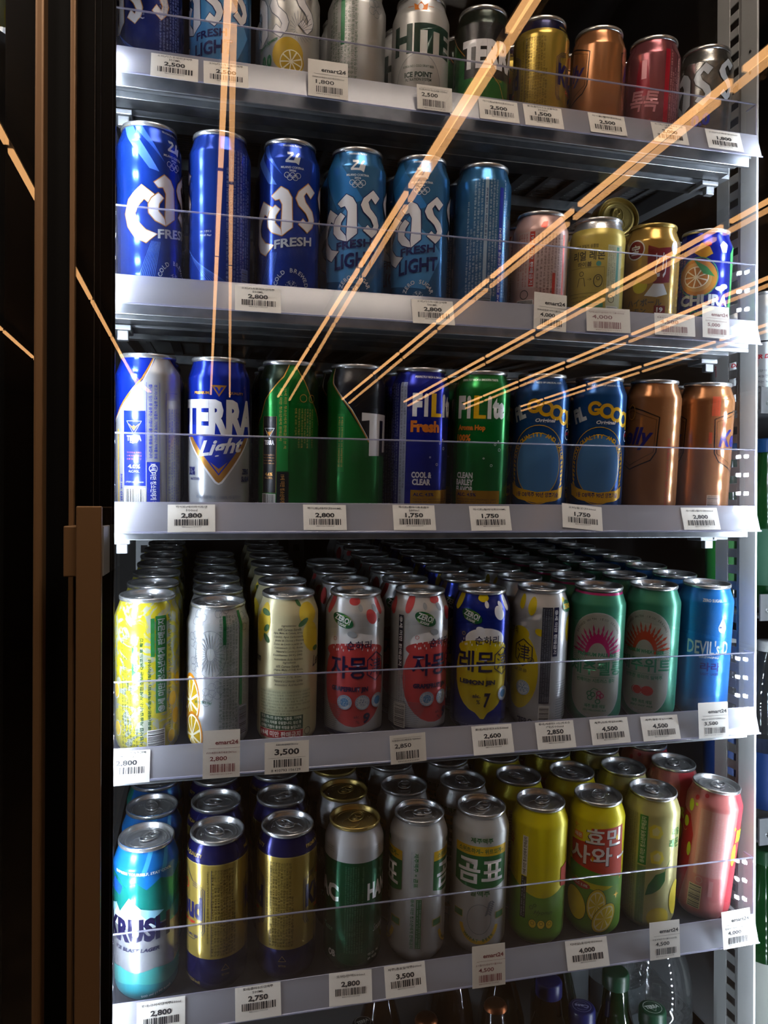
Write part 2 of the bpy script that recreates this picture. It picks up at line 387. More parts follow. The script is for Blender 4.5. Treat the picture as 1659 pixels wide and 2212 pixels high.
# row 3 -----------------------------------------------------------
def tri_logo(ar, a, h, s, m1, m2):
    ar.line([(a-s, h+s*.8), (a+s, h+s*.8), (a, h-s*.9)], .7, m1, True); ar.poly([(a-s*.75, h+s*.5), (a-s*.2, h+.1*s), (a, h+.3*s), (a+s*.2, h+.1*s), (a+s*.75, h+s*.5), (a, h-s*.45)], m2)
ar = Art(); ar.rect(-103.6, 103.6, 2, 96, SIL)
ar.poly([(-40, 84), (40, 84), (4, 36), (0, 34), (-4, 36)], WHT); ar.poly([(-38, 84), (38, 84), (3, 38), (0, 36), (-3, 38)], GOLDI); ar.poly([(-33, 86), (33, 86), (0, 44)], ink('1730A8'))
ar.rect(-103.6, 103.6, 84, 97, ink('1730A8')); ar.poly([(-9, 58), (0, 51), (9, 58), (0, 46)], GOLDI); ar.poly([(-7.5, 59), (0, 53), (7.5, 59), (0, 55.5)], ink('1730A8'))
ar.text('TERRA', 1, 105, 92, 37, WHT, .055); ar.text('Light', 3, 72, 50, 21, WHT, .03, .35, slope=.12)
ar.poly([(-8, 138), (8, 138), (0, 126)], GOLDI); ar.poly([(-5, 136), (5, 136), (0, 128.5)], ink('1730A8')); ar.poly([(-2, 136), (2, 136), (0, 132)], GOLDI)
ar.text('PREMIUM', -19, 130, 18, 3, GOLDI, .04); ar.text('QUALITY', 19, 130, 18, 3, GOLDI, .04)
ar.text('33%', -32, 48, 10, 9, NAVY, .04); ar.text('kcal DOWN', -27, 40, 14, 3, NAVY, .03); ar.text('ZERO', 33, 48, 12, 6, NAVY, .04); ar.text('SUGAR', 34, 40, 16, 6, NAVY, .04); ar.text('특수가공맥아 · 100% 리얼탄산', 0, 21, 50, 4, GRY, .03)
D['terra_light'] = Design('tall blue and silver can with white capitals', 168, [(168, paint('1230B0'))], ar)
ar = Art(); B = ink('1730A8'); ar.poly([(-46, 98), (-46, 2), (60, 2), (60, 150), (44, 150), (22, 166), (10, 166), (-5, 140), (-40, 102)], SIL)
ar.line([(-48, 99), (-40, 104), (-6, 142), (8, 167)], 1.8, GOLDI); ar.line([(-48, 97), (-40, 102), (-5, 140), (9, 167)], .7, WHT); ar.line([(24, 167), (44, 148)], 1., GOLDI)
ar.rect(-27, -3, 32, 109, B); tri_logo(ar, -15, 92, 8, WHT, GOLDI); ar.text('TERRA', -15, 81, 16, 5.5, WHT, .05); ar.text('Light', -15, 77, 9, 3, WHT, .02, .3); ar.para(-23, -7, 58, 68, 3, ORG, 0, .5); ar.text('4.0%', -15, 52, 13, 4, WHT, .03); ar.text('ALC./VOL.', -15, 47, 12, 2.4, WHT); ar.text('고객센터 080-210-0150', -15, 36, 20, 1.8, WHT)
ar.bars(-26, -4, 3, 29, INKD, BARW, False); ar.line([(-2, 58), (11, 58), (11, 138), (-2, 138)], .4, B, True); ar.text('경고:지나친 음주는 뇌졸중, 기억력 손상이나 치매를 유발', 7, 98, 76, 3.4, B, .02, rot=-PI/2); ar.text('합니다. 임신 중 음주는 기형아 출생 위험을 높입니다.', 2, 98, 76, 3.4, B, .02, rot=-PI/2)
ar.rect(-2, 11, 2, 57, B); ar.text('19세 미만 청소년에게 판매금지', 4.5, 28, 54, 6, WHT, .03, rot=-PI/2); ar.ring(4.5, 50, 4, .7, WHT); ar.line([(18, 4), (18, 128), (34, 128)], .4, B); ar.para(20, 38, 6, 112, 5, B, -PI/2, seed=4); ar.rect(-37, -35, 4, 90, YEL)
ar.text('500 mL (125 kcal)', -31, 24, 40, 4, B, .03, rot=-PI/2)
D['terra_light_back'] = Design('tall silver and blue can, navy side panel', 168, [(168, paint('1230B0'))], ar)
GB = paint('1C7A33'); GD = paint('1A2D1F')
ar = Art(); ar.poly([(-110, 2), (-110, 60), (-50, 95), (-36, 108), (-28, 126), (-6, 150), (2, 166), (6, 166), (14, 152), (28, 126), (48, 100), (103, 80), (103, 2)], paint('1D7E36'))
ar.line([(-50, 94), (-36, 108), (-28, 126), (-6, 150), (2, 167)], 1.3, GOLDI); ar.line([(6, 167), (14, 152), (28, 126), (48, 100)], 1.1, GOLDI)
ar.rect(-31, -13, 26, 108, BLK); ar.line([(-31, 26), (-13, 26), (-13, 108), (-31, 108)], .3, GOLDI, True); tri_logo(ar, -22, 90, 6.5, WHT, GOLDI); ar.text('TERRA', -22, 80, 13, 5, WHT, .05); ar.para(-30, -15, 56, 68, 4, GOLDI, 0, .5); ar.text('4.6%', -22, 46, 10, 3.6, GOLDI, .03); ar.text('ALC./VOL.', -22, 42, 11, 2.2, GOLDI)
ar.bars(-31, -14, 2, 24, INKD, BARW); ar.rect(-12, 0, 50, 139, ink('1B7A35')); ar.para(-11, -1, 54, 137, 2, ink('C9A45A'), -PI/2, seed=1); ar.rect(-12, 1, 2, 49, BLK); ar.text('19세 미만 청소년에게 판매금지', -5.5, 24, 44, 5, GOLDI, .02, rot=-PI/2)
ar.ring(16, 128, 4, .7, GOLDI); ar.ring(27, 128, 4, .5, GOLDI); ar.para(6, 30, 75, 117, 7, ink('B89A50'), -PI/2, seed=6)
D['green_back'] = Design('tall green can with black side panel', 168, [(168, GD)], ar)
ar = Art(); ar.poly([(-60, 2), (-60, 168), (-34, 163), (-28, 145), (-5, 118), (16, 84), (16, 72), (60, 60), (60, 2)], paint('1C7C34'))
ar.poly([(-34, 163), (-28, 145), (16, 84), (16, 70), (60, 66), (60, 163)], BLK)
ar.line([(-34, 163), (-33, 156), (-28, 145), (-5, 118), (16, 83)], 1.7, GOLDI); ar.line([(-33, 163), (-32, 156), (-27, 145), (-4, 118), (17, 83)], .6, WHT)
ar.poly([(7, 115), (60, 113), (60, 107), (31, 107), (31, 68), (16, 68), (16, 107), (7, 106)], WHT); ar.poly([(38, 113), (60, 113), (60, 72), (38, 72)], WHT); ar.rect(-21, -12, 50, 113, ink('1B7A35')); ar.para(-20, -13, 55, 110, 2, GOLDI, -PI/2, seed=7)
D['green_front'] = Design('tall green can with gold diagonal line', 168, [(168, GB)], ar)
def filite(base, second, sec_m, slog, sh):
    ar = Art(); ar.text('PERFECTLY RICH & SMOOTH TASTE', 18+sh, 157, 50, 2.4, WHT, .03)
    x = -6+sh; ar.text('F', x+3, 126, 11, 26, WHT, .07); ar.text('i', x+13, 126, 5, 26, WHT, .07); ar.poly([(x+19, 139), (x+25, 139), (x+25, 117), (x+33, 117), (x+33, 113), (x+19, 113)], YEL); ar.text('i', x+37, 126, 5, 26, WHT, .07); ar.text('te', x+49, 125, 17, 24, WHT, .06)
    ar.text(second, x+13+(3 if sh else 0), 102, 34, 13 if not sh else 8, sec_m, .05)
    if sh: ar.text('100%', x+7, 91, 19, 8, sec_m, .04)
    for i, t in enumerate(slog): ar.text(t, x+10, 48-i*8, 23 if len(t) > 5 else 21, 7, WHT, .04)
    ar.rect(x-2, x+54, 9, 31, mat('B98A22', .7, .3)); ar.text('ALC. 4.5%', x+13, 26, 24, 3.8, NAVY, .03); ar.para(x+1, x+50, 11, 22, 4, ink('3A3550'), 0, .6)
    l = sh*1.05
    ar.rect(-24+l, -15+l, 8, 151, ink('A9B6D8') if not sh else ink('1D4A2C')); ar.para(-23.5+l, -15.5+l, 9, 150, 2, INKD, -PI/2, seed=2); ar.para(-45+l, -26+l, 9, 150, 5, ink('9AA6CC'), -PI/2, seed=9)
    for p, q, r in ((26, 84, 1.2), (32, 78, 1.6), (22, 60, 1.3), (13, 68, .8), (30, 88, .7)): ar.ring(p+sh*.4, q, r, .5, WHT, 14)
    return ar
D['filite_blue'] = Design('tall deep blue can with gold lower panel', 168, [(168, paint('14259A'))], filite(0, 'Fresh', ORG, ['COOL &', 'CLEAR'], 0))
D['filite_green'] = Design('tall green can with gold lower panel', 168, [(168, paint('127A36'))], filite(0, 'Aroma Hop', ORG, ['CLEAN', 'BARLEY', 'FLAVOR'], -22))
def filgood(sh):
    ar = Art(); y = ink('D9A514'); bl = ink('4A7FB6')
    ar.text('THE UNIQUE TASTE OF UNUSUAL HOPS', sh, 157, 56, 2.4, PALE, .02)
    ar.text('FiL', -28+sh, 122, 17, 18, PALE, .06, rot=.35)
    ar.ring(-8+sh, 130, 6.5, 4., y, 22, .5, 5.6); ar.rect(-9+sh, -2+sh, 127, 130, y); ar.ring(6+sh, 127, 7, 4., y); ar.ring(19+sh, 123, 7, 4., y); ar.ring(31+sh, 118, 6.5, 4., y, ry=7.5); ar.line([(38+sh, 126), (40+sh, 106)], 4, y)
    ar.text('Original', 6+sh, 113, 24, 5.5, WHT, .03, .2)
    ar.ell(-1+sh, 62, 27, 36, bl); ar.ring(-1+sh, 62, 34, .8, y, 40, ry=46); ar.ring(-1+sh, 62, 27, .8, y, 40, ry=37)
    ar.arc('GOOD QUALITY AND VALUE', -1+sh, 66, 31, 172, 8, 5, y, .03)
    for i in range(6): ar.ell(30+sh, 40+i*5, 1.3, 2.4, y, 10, -.5, keep=i > 0); ar.ell(-32+sh, 40+i*5, 1.3, 2.4, y, 10, .5, keep=True)
    ar.poly([(-36+sh, 40), (-24+sh, 34), (0+sh, 30), (24+sh, 33), (34+sh, 38), (32+sh, 24), (22+sh, 20), (0+sh, 17), (-24+sh, 21), (-34+sh, 26)], y)
    ar.text('1등 OB맥주 90년 양조기술', 0+sh, 27, 52, 6, NAVY, .04); ar.ring(-4+sh, 14, 26, .8, y, 30, PI, 2*PI, ry=12); ar.text('OB', -4+sh, 10.5, 18, 8, WHT, .05); ar.ring(40+sh, 98, 6, .8, WHT)
    ar.text('밀맥주', 40+sh, 99, 8, 4, REDI, .04)
    return ar
D['filgood'] = Design('tall blue can with round yellow letters', 168, [(168, paint('1E5290'))], filgood(0))
COP = paint('A8724A')
def kelly(x, h0, s=1., both=True):
    ar = Art(); n = ink('1D1F6E')
    for dx in ((x,) if not both else (x, x+103)):
        ar.line([(dx-34*s, h0+26*s), (dx-14*s, h0+34*s), (dx, h0+38*s), (dx+14*s, h0+34*s), (dx+34*s, h0+26*s), (dx+32*s, h0-16*s), (dx+26*s, h0-26*s), (dx, h0-38*s), (dx-26*s, h0-26*s), (dx-32*s, h0-16*s)], 1.5*s, BLK, True)
        ar.line([(dx-31*s, h0+23*s), (dx, h0+34*s), (dx+31*s, h0+23*s), (dx+29*s, h0-16*s), (dx, h0-33*s), (dx-29*s, h0-16*s)], .5*s, BLK, True)
        ar.text('Kelly', dx, h0, 56*s, 28*s, n, .03, .3)
    return ar
ar = kelly(-26, 96); ar.text('경고: 지나친 음주는 뇌졸중, 기억력 손상이나 치매를 유발합니다', 22, 52, 90, 4, ink('A6382C'), .03, rot=PI/2); ar.ring(-27, 128, 5, 1., GOLDI, ry=9)
D['copper'] = Design('tall copper can with navy script in shield', 168, [(168, COP)], ar)
ar = kelly(-58, 96); ar.rect(7, 17, 126, 150, ink('B4472E')); ar.rect(5, 9, 92, 106, ink('B4472E')); ar.rect(22, 26, 108, 132, ink('B4472E')); ar.para(4, 28, 10, 150, 6, ink('8E4A32'), PI/2, seed=11); ar.bars(8, 22, 6, 28, INKD, ink('B59A86'), True)
D['copper_back'] = Design('tall copper can with red blocks and barcode', 168, [(168, COP)], ar)

# row 4 -----------------------------------------------------------
CIT = mottled('citrus_yellow', 'C9BE2A', 'A9AE9E', 55, .45, .3, .50, .56, dist=2.5, detail=3.)
ar = Art(); g = ink('2C7A3E')
for i, (x0, x1, a, b) in enumerate(((8, 20, 48, 150), (3, 7, 108, 148))): ar.rect(x0, x1, a, b, g)
ar.text('⑲세 미만 청소년에게 판매금지', 14, 98, 98, 8, PALE, .03, rot=PI/2); ar.text('표시 시범사업 제품입니다. 자세한 정보는 QR코드로 확인', -6, 66, 124, 4, ink('1E5130'), .04, rot=PI/2); ar.text('과 채가공품(레몬추출액분말) 이탈리아산', 2, 60, 92, 3.6, ink('1E5130'), .03, rot=PI/2)
ar.para(-29, -9, 6, 132, 6, ink('1E5130'), PI/2, .8, seed=12); ar.rect(-16, -11, 84, 118, g); ar.para(21, 27, 30, 150, 1, ink('1E5130'), PI/2); ar.text('080-023-5050', -12, 100, 38, 4, WHT, .04, rot=PI/2); ar.bars(0, 17, 2, 30, INKD, BARW, True, 4)
for a, h, r in ((28, 60, 8), (33, 40, 9), (26, 20, 7), (36, 80, 7), (-36, 30, 8), (-38, 70, 8)):
    ar.ell(a, h, r*.7, r, ink('D9B818')); ar.ring(a, h, r*.7, .7, PALE, ry=r)
D['citrus'] = Design('tall yellow can with silver citrus swirls', 168, [(168, CIT)], ar)
ar = Art(); o = ink('DE8E1E'); lg = ink('8C939C')
def slice_(a, h, ra, rh, m, rim, seg=9, fill=True, rot=0.):
    if fill: ar.ell(a, h, ra, rh, rim, rot=rot); ar.ell(a, h, ra*.88, rh*.88, flat('E8E4CC'), rot=rot)
    ar.n += 1
    for i in range(seg):
        t = 2*PI*i/seg+rot; d = .38; q = 2*PI/seg*.40
        P = [(a+ra*.12*math.cos(t), h+rh*.12*math.sin(t))]+[(a+ra*.8*math.cos(t+u), h+rh*.8*math.sin(t+u)) for u in (-q, -q/2, 0, q/2, q)]
        if fill: ar.poly(P, m, True)
        else: ar.line(P, .35, m, True, True)
slice_(-34, 55, 15, 30, ink('D8B21C'), o); slice_(-30, 18, 14, 26, ink('D8B21C'), o); slice_(-52, 40, 12, 22, ink('D8B21C'), o)
for i in range(26):
    t = 2*PI*i/26; ar.line([(-8+5*math.cos(t), 108+7*math.sin(t)), (-8+(14+(i % 3)*1.5)*math.cos(t), 108+(20+(i % 3)*2)*math.sin(t))], .7, lg, keep=i > 0)
ar.ring(-8, 108, 17, .6, lg, ry=25); ar.ring(-8, 108, 5, .6, lg, ry=7)
for a, h in ((-26, 122), (-22, 146), (4, 154), (-2, 70), (-24, 96), (-14, 62), (30, 140)):
    for i in range(5): ar.ring(a+math.cos(i*1.26)*5, h+math.sin(i*1.26)*6, 4, .45, lg, 14, keep=i > 0)
ar.rect(5, 8.4, 118, 148, GRN); ar.para(1, 22, 12, 148, 6, ink('20603A'), PI/2, .82, seed=13); ar.rect(24, 28, 50, 152, GRN); ar.para(29, 38, 50, 150, 3, GRY, PI/2, seed=14); ar.bars(24, 36, 18, 48, INKD, ink('A9AFC4'), True, 5); ar.text('QR 스캔하고 Play!', -16, 56, 20, 4, GRN, .03)
D['white_citrus'] = Design('tall silvery can with orange slices', 159, [(159, mat('BEC1C6', .6, .33))], ar)
ar = Art(); ye = flat('D6BC2E'); lf = flat('2F5C2A')
for a, h, ra, rh, rt in ((-28, 142, 8, 17, .1), (-37, 130, 8, 15, 0), (24, 148, 12, 12, 0), (29, 122, 12, 17, .3), (60, 120, 12, 17, 0), (-70, 130, 12, 18, 0), (90, 140, 12, 16, 0)): ar.ell(a, h, ra, rh, ye, rot=rt)
for a, h, r1, r2, t in ((-27, 149, 7, 3, -.3), (-25, 132, 5, 3, .9), (-25, 121, 6, 3, -.9), (12, 160, 5, 2.2, -.9), (17, 139, 7, 3, .6), (36, 108, 5, 3, 0)): ar.ell(a, h, r1, r2, lf, 14, t)
TX = ['Ingredientes:', '60% Cerveza Estrella', 'Agua, Malta de Cebada, Arroz,', 'Lúpulo), Agua Carbonatada,', 'Jarabe de Glucosa y Fructosa,', 'Zumo de Limón a partir de', 'Concentrado (2,1%), Aroma', 'Natural a Limón y Lima,', 'Estabilizantes: E414 y E445,', 'Antioxidante: Ácido Ascórbico.', 'Ingredients', '60% Cervesa Estrella', '(Aigua, Malta d\'Ordi, Arròs,', 'Llúpol), Aigua Carbonatada,', 'Concentrat (2,1%), Aroma', 'Natural a Llimona i Llima', 'Antioxidant: Àcid Ascòrbic.']
for i, t in enumerate(TX): ar.text(t, 1+math.sin(i*2.1), 136-i*4.0, min(32, len(t)*1.25), 2.9, INKD, .012, .25, keep=i > 0)
ar.text('Damm', -44, 98, 20, 9, INKD, .03, .3); ar.text('Lemon', 44, 96, 26, 12, INKD, .02, .3, slope=.2); ar.text('Cerveza y Limón', 42, 80, 24, 4, INKD, .01, .3)
ar.rect(-34, 28, 12, 66, flat('B9BB98')); ar.para(-33, 27, 38, 65, 8, flat('49503E'), 0, .6, seed=15); ar.rect(-33, 18, 22, 37.5, flat('20472E')); ar.text('경고: 지나친 음주는 뇌졸중, 기억력', -7.5, 34.8, 47, 3.6, flat('D8DCCC'), .02); ar.text('손상이나 치매를 유발합니다. 임신 중', -7.5, 30, 47, 3.6, flat('D8DCCC'), .02); ar.text('음주는 기형아 출생 위험을 높입니다.', -7.5, 25, 47, 3.6, flat('D8DCCC'), .02); ar.rect(-33, 18, 12, 21.5, flat('A82228')); ar.text('19세 미만 판매금지', -8, 17, 46, 6.4, flat('E8E4DC'), .04)
ar.ring(24, 18, 4, .6, INKD)
D['cream_lemon'] = Design('tall cream can with lemons and handwriting', 168, [(168, mat('C9C29C', .25, .35))], ar)
def jin(fruit, big, name, alc, x, grape=True, base=None):
    ar = Art(); n = ink('1A1A44')
    if grape:
        ar.rect(-103, 103, 2, 140, SILV)
        ar.ell(x, 70, 40, 50, ink('C24648'))
        ar.ell(x, 112, 32, 13, WHT); ar.ell(x, 104, 37, 10, ink('C24648'))
    else:
        ar.ell(x, 72, 34, 46, ink('CDB914')); ar.poly([(x-8, 28), (x+8, 28), (x+3, 20), (x-1, 20)], ink('CDB914')); ar.ell(x+2, 112, 24, 14, WHT); ar.ell(x, 102, 31, 10, ink('CDB914'))
    for i in range(26): ar.ell(x-26+i*2.1, 112+4*math.sin(i*1.9)-abs(i-13)*.35, .7, 1.6, WHT, 6, keep=i > 0)
    drop = ink('C24648') if grape else ink('CDB914')
    for a, h, r1, r2, t in ((-2, 160, 7, 4.5, 0), (18, 143, 6, 9, .5), (30, 154, 4, 10, .2), (-34, 156, 5, 12, -.2), (60, 150, 5, 11, .3), (-60, 150, 6, 10, .3), (95, 150, 6, 10, 0)): ar.ell(a+x, h, r1, r2, drop if grape or a not in (18, 30) else WHT, 18, t)
    for a, h, r1, r2, t in ((6, 153, 2.5, 4, .2), (-4+x, 124, 5.5, 3.5, -.3), (24, 152, 3, 5, .5)): ar.ell(a, h, r1, r2, WHT if not grape else ink('9AA0A8'), 14, t)
    ar.ring(-24+x, 118, 2, .5, drop, 14); ar.ring(28+x, 138, 1.5, .5, n, 14)
    ar.ell(-15+x, 139, 13, 7.2, ink('1C5A34'), 20, -.45); ar.ring(-15+x, 139, 9, .5, ink('8FBF3C'), ry=5.5); ar.text('ZERO!', -15+x, 140.5, 19, 7, WHT, .03, rot=-.35); ar.text('SUGAR', -16+x, 134.5, 11, 3, WHT, .03, rot=-.35)
    ar.text('순하리', 4+x, 112, 28, 10, n, .01); ar.text(big, -8+x, 87, 42, 25, n, .02)
    hx = 25+x; ar.line([(hx+13*math.cos(t*PI/3+PI/6), 87+16*math.sin(t*PI/3+PI/6)) for t in range(6)], 1.3, n, True); ar.text('津', hx, 87, 17, 20, n, .05); ar.ring(hx+10, 78, 3, .8, n); ar.text('진', hx+10, 78, 3.5, 3.5, n)
    ar.text(name, -6+x, 62, 42, 7, n, .05)
    for i, a in enumerate((-11, 9, 28)):
        if not grape and i < 2: continue
        ar.ell(a+x, 48, 8.3, 8.3, PALE, 24); ar.ring(a+x, 48, 7.6, .4, ink('2C6FA8')); ar.ell(a+x, 48, 4.8, 4.8, ink('3F86BE') if i != 1 else PALE, 18); snow(ar, a+x, 48, 4.5, ink('1F5F9C') if i else PALE)
        ar.arc('DEEP FREEZING', a+x, 48, 6.2, 200, -20, 1.5, ink('1F5F9C'), .02)
    if grape: ar.text(alc, 14+x, 30, 8, 12, n, .03, .15); ar.text('alc.', 3+x, 32, 7, 3.4, n); ar.text('%', 4+x, 26, 4, 3.4, n)
    else: ar.text(alc, 6+x, 42, 8, 17, n, .04, .12); ar.text('alc.', -6+x, 47, 9, 4.5, n, .02); ar.text('%', -4+x, 40, 4, 5, n, .02)
    if grape:
        for i in range(18): ar.line([(-100, 6+i*2.2), (x-22+abs(i-6), 6+i*2.2)], .4, GRY, keep=i > 0)
        ar.rect(-40, 52, 10, 14.5, n); ar.para(-38, 50, 3, 10, 2, n, 0, .7); ar.text('19세 미만 판매금지', -40+x*.2-14, 110, 6, .1, n) if False else None
    return ar
D['grapefruit'] = Design('tall silver can with big red fruit disc', 168, [(168, mat('C6C6C8', .5, .3))], jin('', '자몽', 'GRAPEFRUIT JIN', '9', 1))
a2 = jin('', '자몽', 'GRAPEFRUIT JIN', '9', 22); a2.rect(-24, -18, 80, 142, ink('1A1A30')); a2.text('⑲세 미만 판매금지', -21, 112, 56, 4.2, WHT, .03, rot=-PI/2); a2.bars(-27, -14, 14, 40, INKD, BARW, True, 6); a2.para(-26, -13, 42, 78, 4, GRY, PI/2, seed=3)
D['grapefruit_turned'] = Design('tall silver can with red disc at right', 168, [(168, mat('C6C6C8', .5, .3))], a2)
a3 = jin('', '레몬', 'LEMON JIN', '7', 4, False); a3.para(-46, -34, 8, 130, 5, ink('7486C0'), PI/2, seed=5); a3.para(-40, 36, 4, 14, 3, ink('8FA0D4'), 0, .6, seed=6)
D['lemon_blue'] = Design('tall deep blue can with big yellow lemon', 168, [(168, paint('1A2F96'))], a3)
ar = Art(); n = ink('1A1A44'); ly = ink('CDB914'); ar.rect(-103, 103, 2, 140, SILV); ar.ell(-24, 70, 24, 46, ly); ar.ell(-24, 114, 12, 9, ly)
for a, h, r1, r2, t in ((-10, 148, 5, 11, -.1), (-24, 152, 4, 9, .1), (0, 118, 6, 4, -.5), (34, 150, 4, 9, .2), (44, 120, 8, 16, 0)): ar.ell(a, h, r1, r2, ly, 18, t)
for a, h, r1, r2, t in ((-4, 136, 6, 3.2, .5), (-20, 126, 4, 3, .4)): ar.ell(a, h, r1, r2, WHT, 14, t)
ar.line([(-19+13*math.cos(t*PI/3+PI/6), 92+16*math.sin(t*PI/3+PI/6)) for t in range(6)], 1.3, n, True); ar.text('津', -19, 92, 17, 20, n, .05); ar.ring(-9, 84, 3.4, .8, n); ar.text('진', -9, 84, 3.8, 3.8, n); ar.text('순하리', -37, 117, 18, 8, n, .01); ar.text('알코올', -22, 71, 18, 4, n)
ar.ell(-18, 50, 9, 9, PALE); ar.ring(-18, 50, 8.2, .4, ink('2C6FA8')); snow(ar, -18, 50, 6, ink('2C6FA8')); ar.arc('DEEP FREEZING', -18, 50, 6.8, 200, -20, 1.6, ink('1F5F9C'), .02)
ar.rect(2, 14, 34, 148, ink('2A2C3C')); ar.para(2.5, 13.5, 36, 146, 4, ink('9BA0AC'), PI/2, seed=31); ar.rect(15.5, 22, 90, 148, n); ar.text('⑲세 미만 판매금지', 18.7, 119, 52, 4.4, WHT, .03, rot=-PI/2); ar.bars(3, 14, 8, 30, INKD, BARW, True, 8); ar.text('ZERO', -14, 10, 20, 9, ink('4A4C66'), .03)
for i in range(18): ar.line([(23, 8+i*3), (60, 8+i*3)], .5, GRY, keep=i > 0)
ar.ell(37, 148, 9, 7, ink('1C5A34')); ar.text('ZERO!', 37, 148, 14, 6, YEL, .03)
D['lemon_silver'] = Design('tall silver can with lemon and dark column', 168, [(168, mat('C6C6C8', .5, .3))], ar)
def jeju(c, sub, big, line, name, eng, x, fr):
    ar = Art(); g = ink('2E8A68'); p = mat('A3A5A0', .35, .35)
    if c == 'm': col = ink('B3266E')
    else: col = ink('B8452A')
    if c == 'm': ar.rect(-103.6, 103.6, 159, 162, col)
    P = [(x+31*math.cos(t*PI/18), 105+34*math.sin(t*PI/18)) for t in range(19)]+[(x-31, 42)]+[(x-31*math.cos(t*PI/18), 42-32*math.sin(t*PI/18)) for t in range(1, 18)]+[(x+31, 42)]
    ar.poly(P, p); ar.line(P, .8, PALE, True)
    ar.arc('BREWED WITH JEJU SEASONS', x, 105, 27, 160, 20, 2.6, INKD, .0)
    for i in range(7): ar.ring(x-24, 78, 3+i*2.2, .4, g, 20, 0, PI, keep=i > 0); ar.ring(x+24, 78, 3+i*2.2, .4, g, 20, 0, PI, keep=True)
    ar.n += 1
    for i in range(15):
        t = math.radians(12+i*156/14); c_, s_ = math.cos(t), math.sin(t); L = 36 if i % 2 == 0 else 33
        q = [(15, 0), (26, 1.9), (L-5, .4), (26, -1.9)]; ar.poly([(x+(u*c_-v*s_)*.86, 92+(u*s_+v*c_)*1.05-6) for u, v in q], col, True)
        q = [(L-9, 0), (L-4, 1.5), (L+2, 0), (L-4, -1.5)]; ar.poly([(x+(u*c_-v*s_)*.86, 92+(u*s_+v*c_)*1.05-6) for u, v in q], col, True)
    ar.ell(x, 86, 15, 27, col, 30, t0=0, t1=PI); ar.ell(x, 84, 11.5, 19, p, 30, t0=0, t1=PI); ar.rect(x-13, x+13, 80, 86, p)
    ar.text(sub, x, 88.5, 47, 4.6, g, .04); ar.text(big, x, 72, 66, 17, g, .035); ar.line([(x-24, 61), (x+24, 61)], .4, g); ar.text(line, x, 57, 46, 5, g, .02)
    if fr: ar.ell(x-6, 40, 7, 6, ink('B8322A')); ar.ring(x-6, 40, 5.6, .6, PALE); ar.ell(x+6, 40, 7, 6, ink('B8322A'))
    else:
        for i, (u, v, m_) in enumerate(((-6, 36, g), (-3, 40, g), (-7, 41, g), (4, 42, col), (7, 39, col), (4, 37, col), (3, 32, g))): ar.ring(x+u, v, 2.6, 1.2, m_, 10)
        ar.line([(x-6, 44), (x-2, 48), (x+3, 46)], .9, g)
    ar.text(name, x, 26, 24, 4.5, g, .03); ar.text(eng, x, 20.5, 27, 2.6, g, .02); ar.arc('ALC 4.5% VOL 500 ml', x, 42, 29, 235, 300, 2.4, PALE)
    return ar
JG = mottled('ribbed_green', '3F8F74', '3A8369', 900, .45, .3, .3, .7, 'WAVE')
D['jeju_pink'] = Design('tall green can with magenta sunburst', 168, [(168, JG)], jeju('m', 'PREMIUM PALE ALE', '제주펠롱', '반짝이는 시트러스 풍미', '제주 펠롱 에일', 'JEJU PELLONG ALE', 2, False))
D['jeju_orange'] = Design('tall green can with orange sunburst', 168, [(168, JG)], jeju('o', 'PREMIUM WHEAT BEER', '제주위트', '산뜻한 풍미의 밀맥주', '제주 위트 에일', 'JEJU WIT ALE', -7, True))
ar = Art(); lb = ink('5E9ADA'); ar.text('ZERO SUGAR', 8, 150, 24, 3.8, PALE, .03); ar.text("DEVIL's D", 7, 91, 52, 18, PALE, .02); ar.text('BREWING', 8, 79, 24, 3, PALE, .03); ar.text('라라', 10, 67, 24, 11, ink('3A2A7E'), .04); ar.text('LIGHT · LAGER', 10, 58, 22, 3, ink('3A2A7E'), .02)
ar.ell(22, 116, 5.5, 6, PALE); ar.poly([(17, 118), (22, 130), (27, 118)], PALE); ar.text('Malt', 22, 117, 8, 3, NAVY, .02)
for i in range(30): ar.line([(2+6*math.cos(i*.21), 125+6*math.sin(i*.21)), (2+20*math.cos(i*.21+.3), 125+22*math.sin(i*.21+.3))], .3, lb, keep=i > 0)
D['sky_blue'] = Design('tall sky blue can with pale slab lettering', 168, [(168, mat('2272C2', .45, .3))], ar)

# row 5 -----------------------------------------------------------
ar = Art(); te = ink('17808A'); ice = ink('B9D8E6')
ar.poly([(-52, 142), (-30, 136), (-22, 128), (-10, 134), (0, 126), (14, 136), (30, 130), (52, 146), (52, 168), (-52, 168)], ink('1668B8')); ar.poly([(-50, 120), (-40, 135), (-26, 128), (-30, 118)], ink('1E56B0')); ar.poly([(4, 168), (10, 168), (-2, 140), (-6, 142)], ink('3E9CD0')); ar.poly([(26, 168), (32, 168), (18, 140), (14, 143)], ink('3E9CD0'))
ar.rect(-52, 52, 4, 88, mat('BDBFC6', .7, .25))
ar.poly([(-40, 86), (-18, 117), (-6, 106), (-4, 90), (-14, 84)], ice); ar.poly([(-18, 117), (-6, 106), (-14, 88), (-24, 96)], ink('DCEBF2')); ar.poly([(-6, 106), (18, 100), (4, 92), (-6, 94)], ink('8CC4DC')); ar.poly([(4, 92), (22, 84), (-4, 88)], ink('1F5FBC')); ar.poly([(-52, 100), (-36, 108), (-26, 96), (-44, 84)], ink('9CCBDD')); ar.poly([(22, 96), (52, 108), (52, 84), (24, 84)], te); ar.poly([(-52, 84), (-34, 104), (-20, 88), (-6, 100), (10, 84)], ink('CFE4EC'))
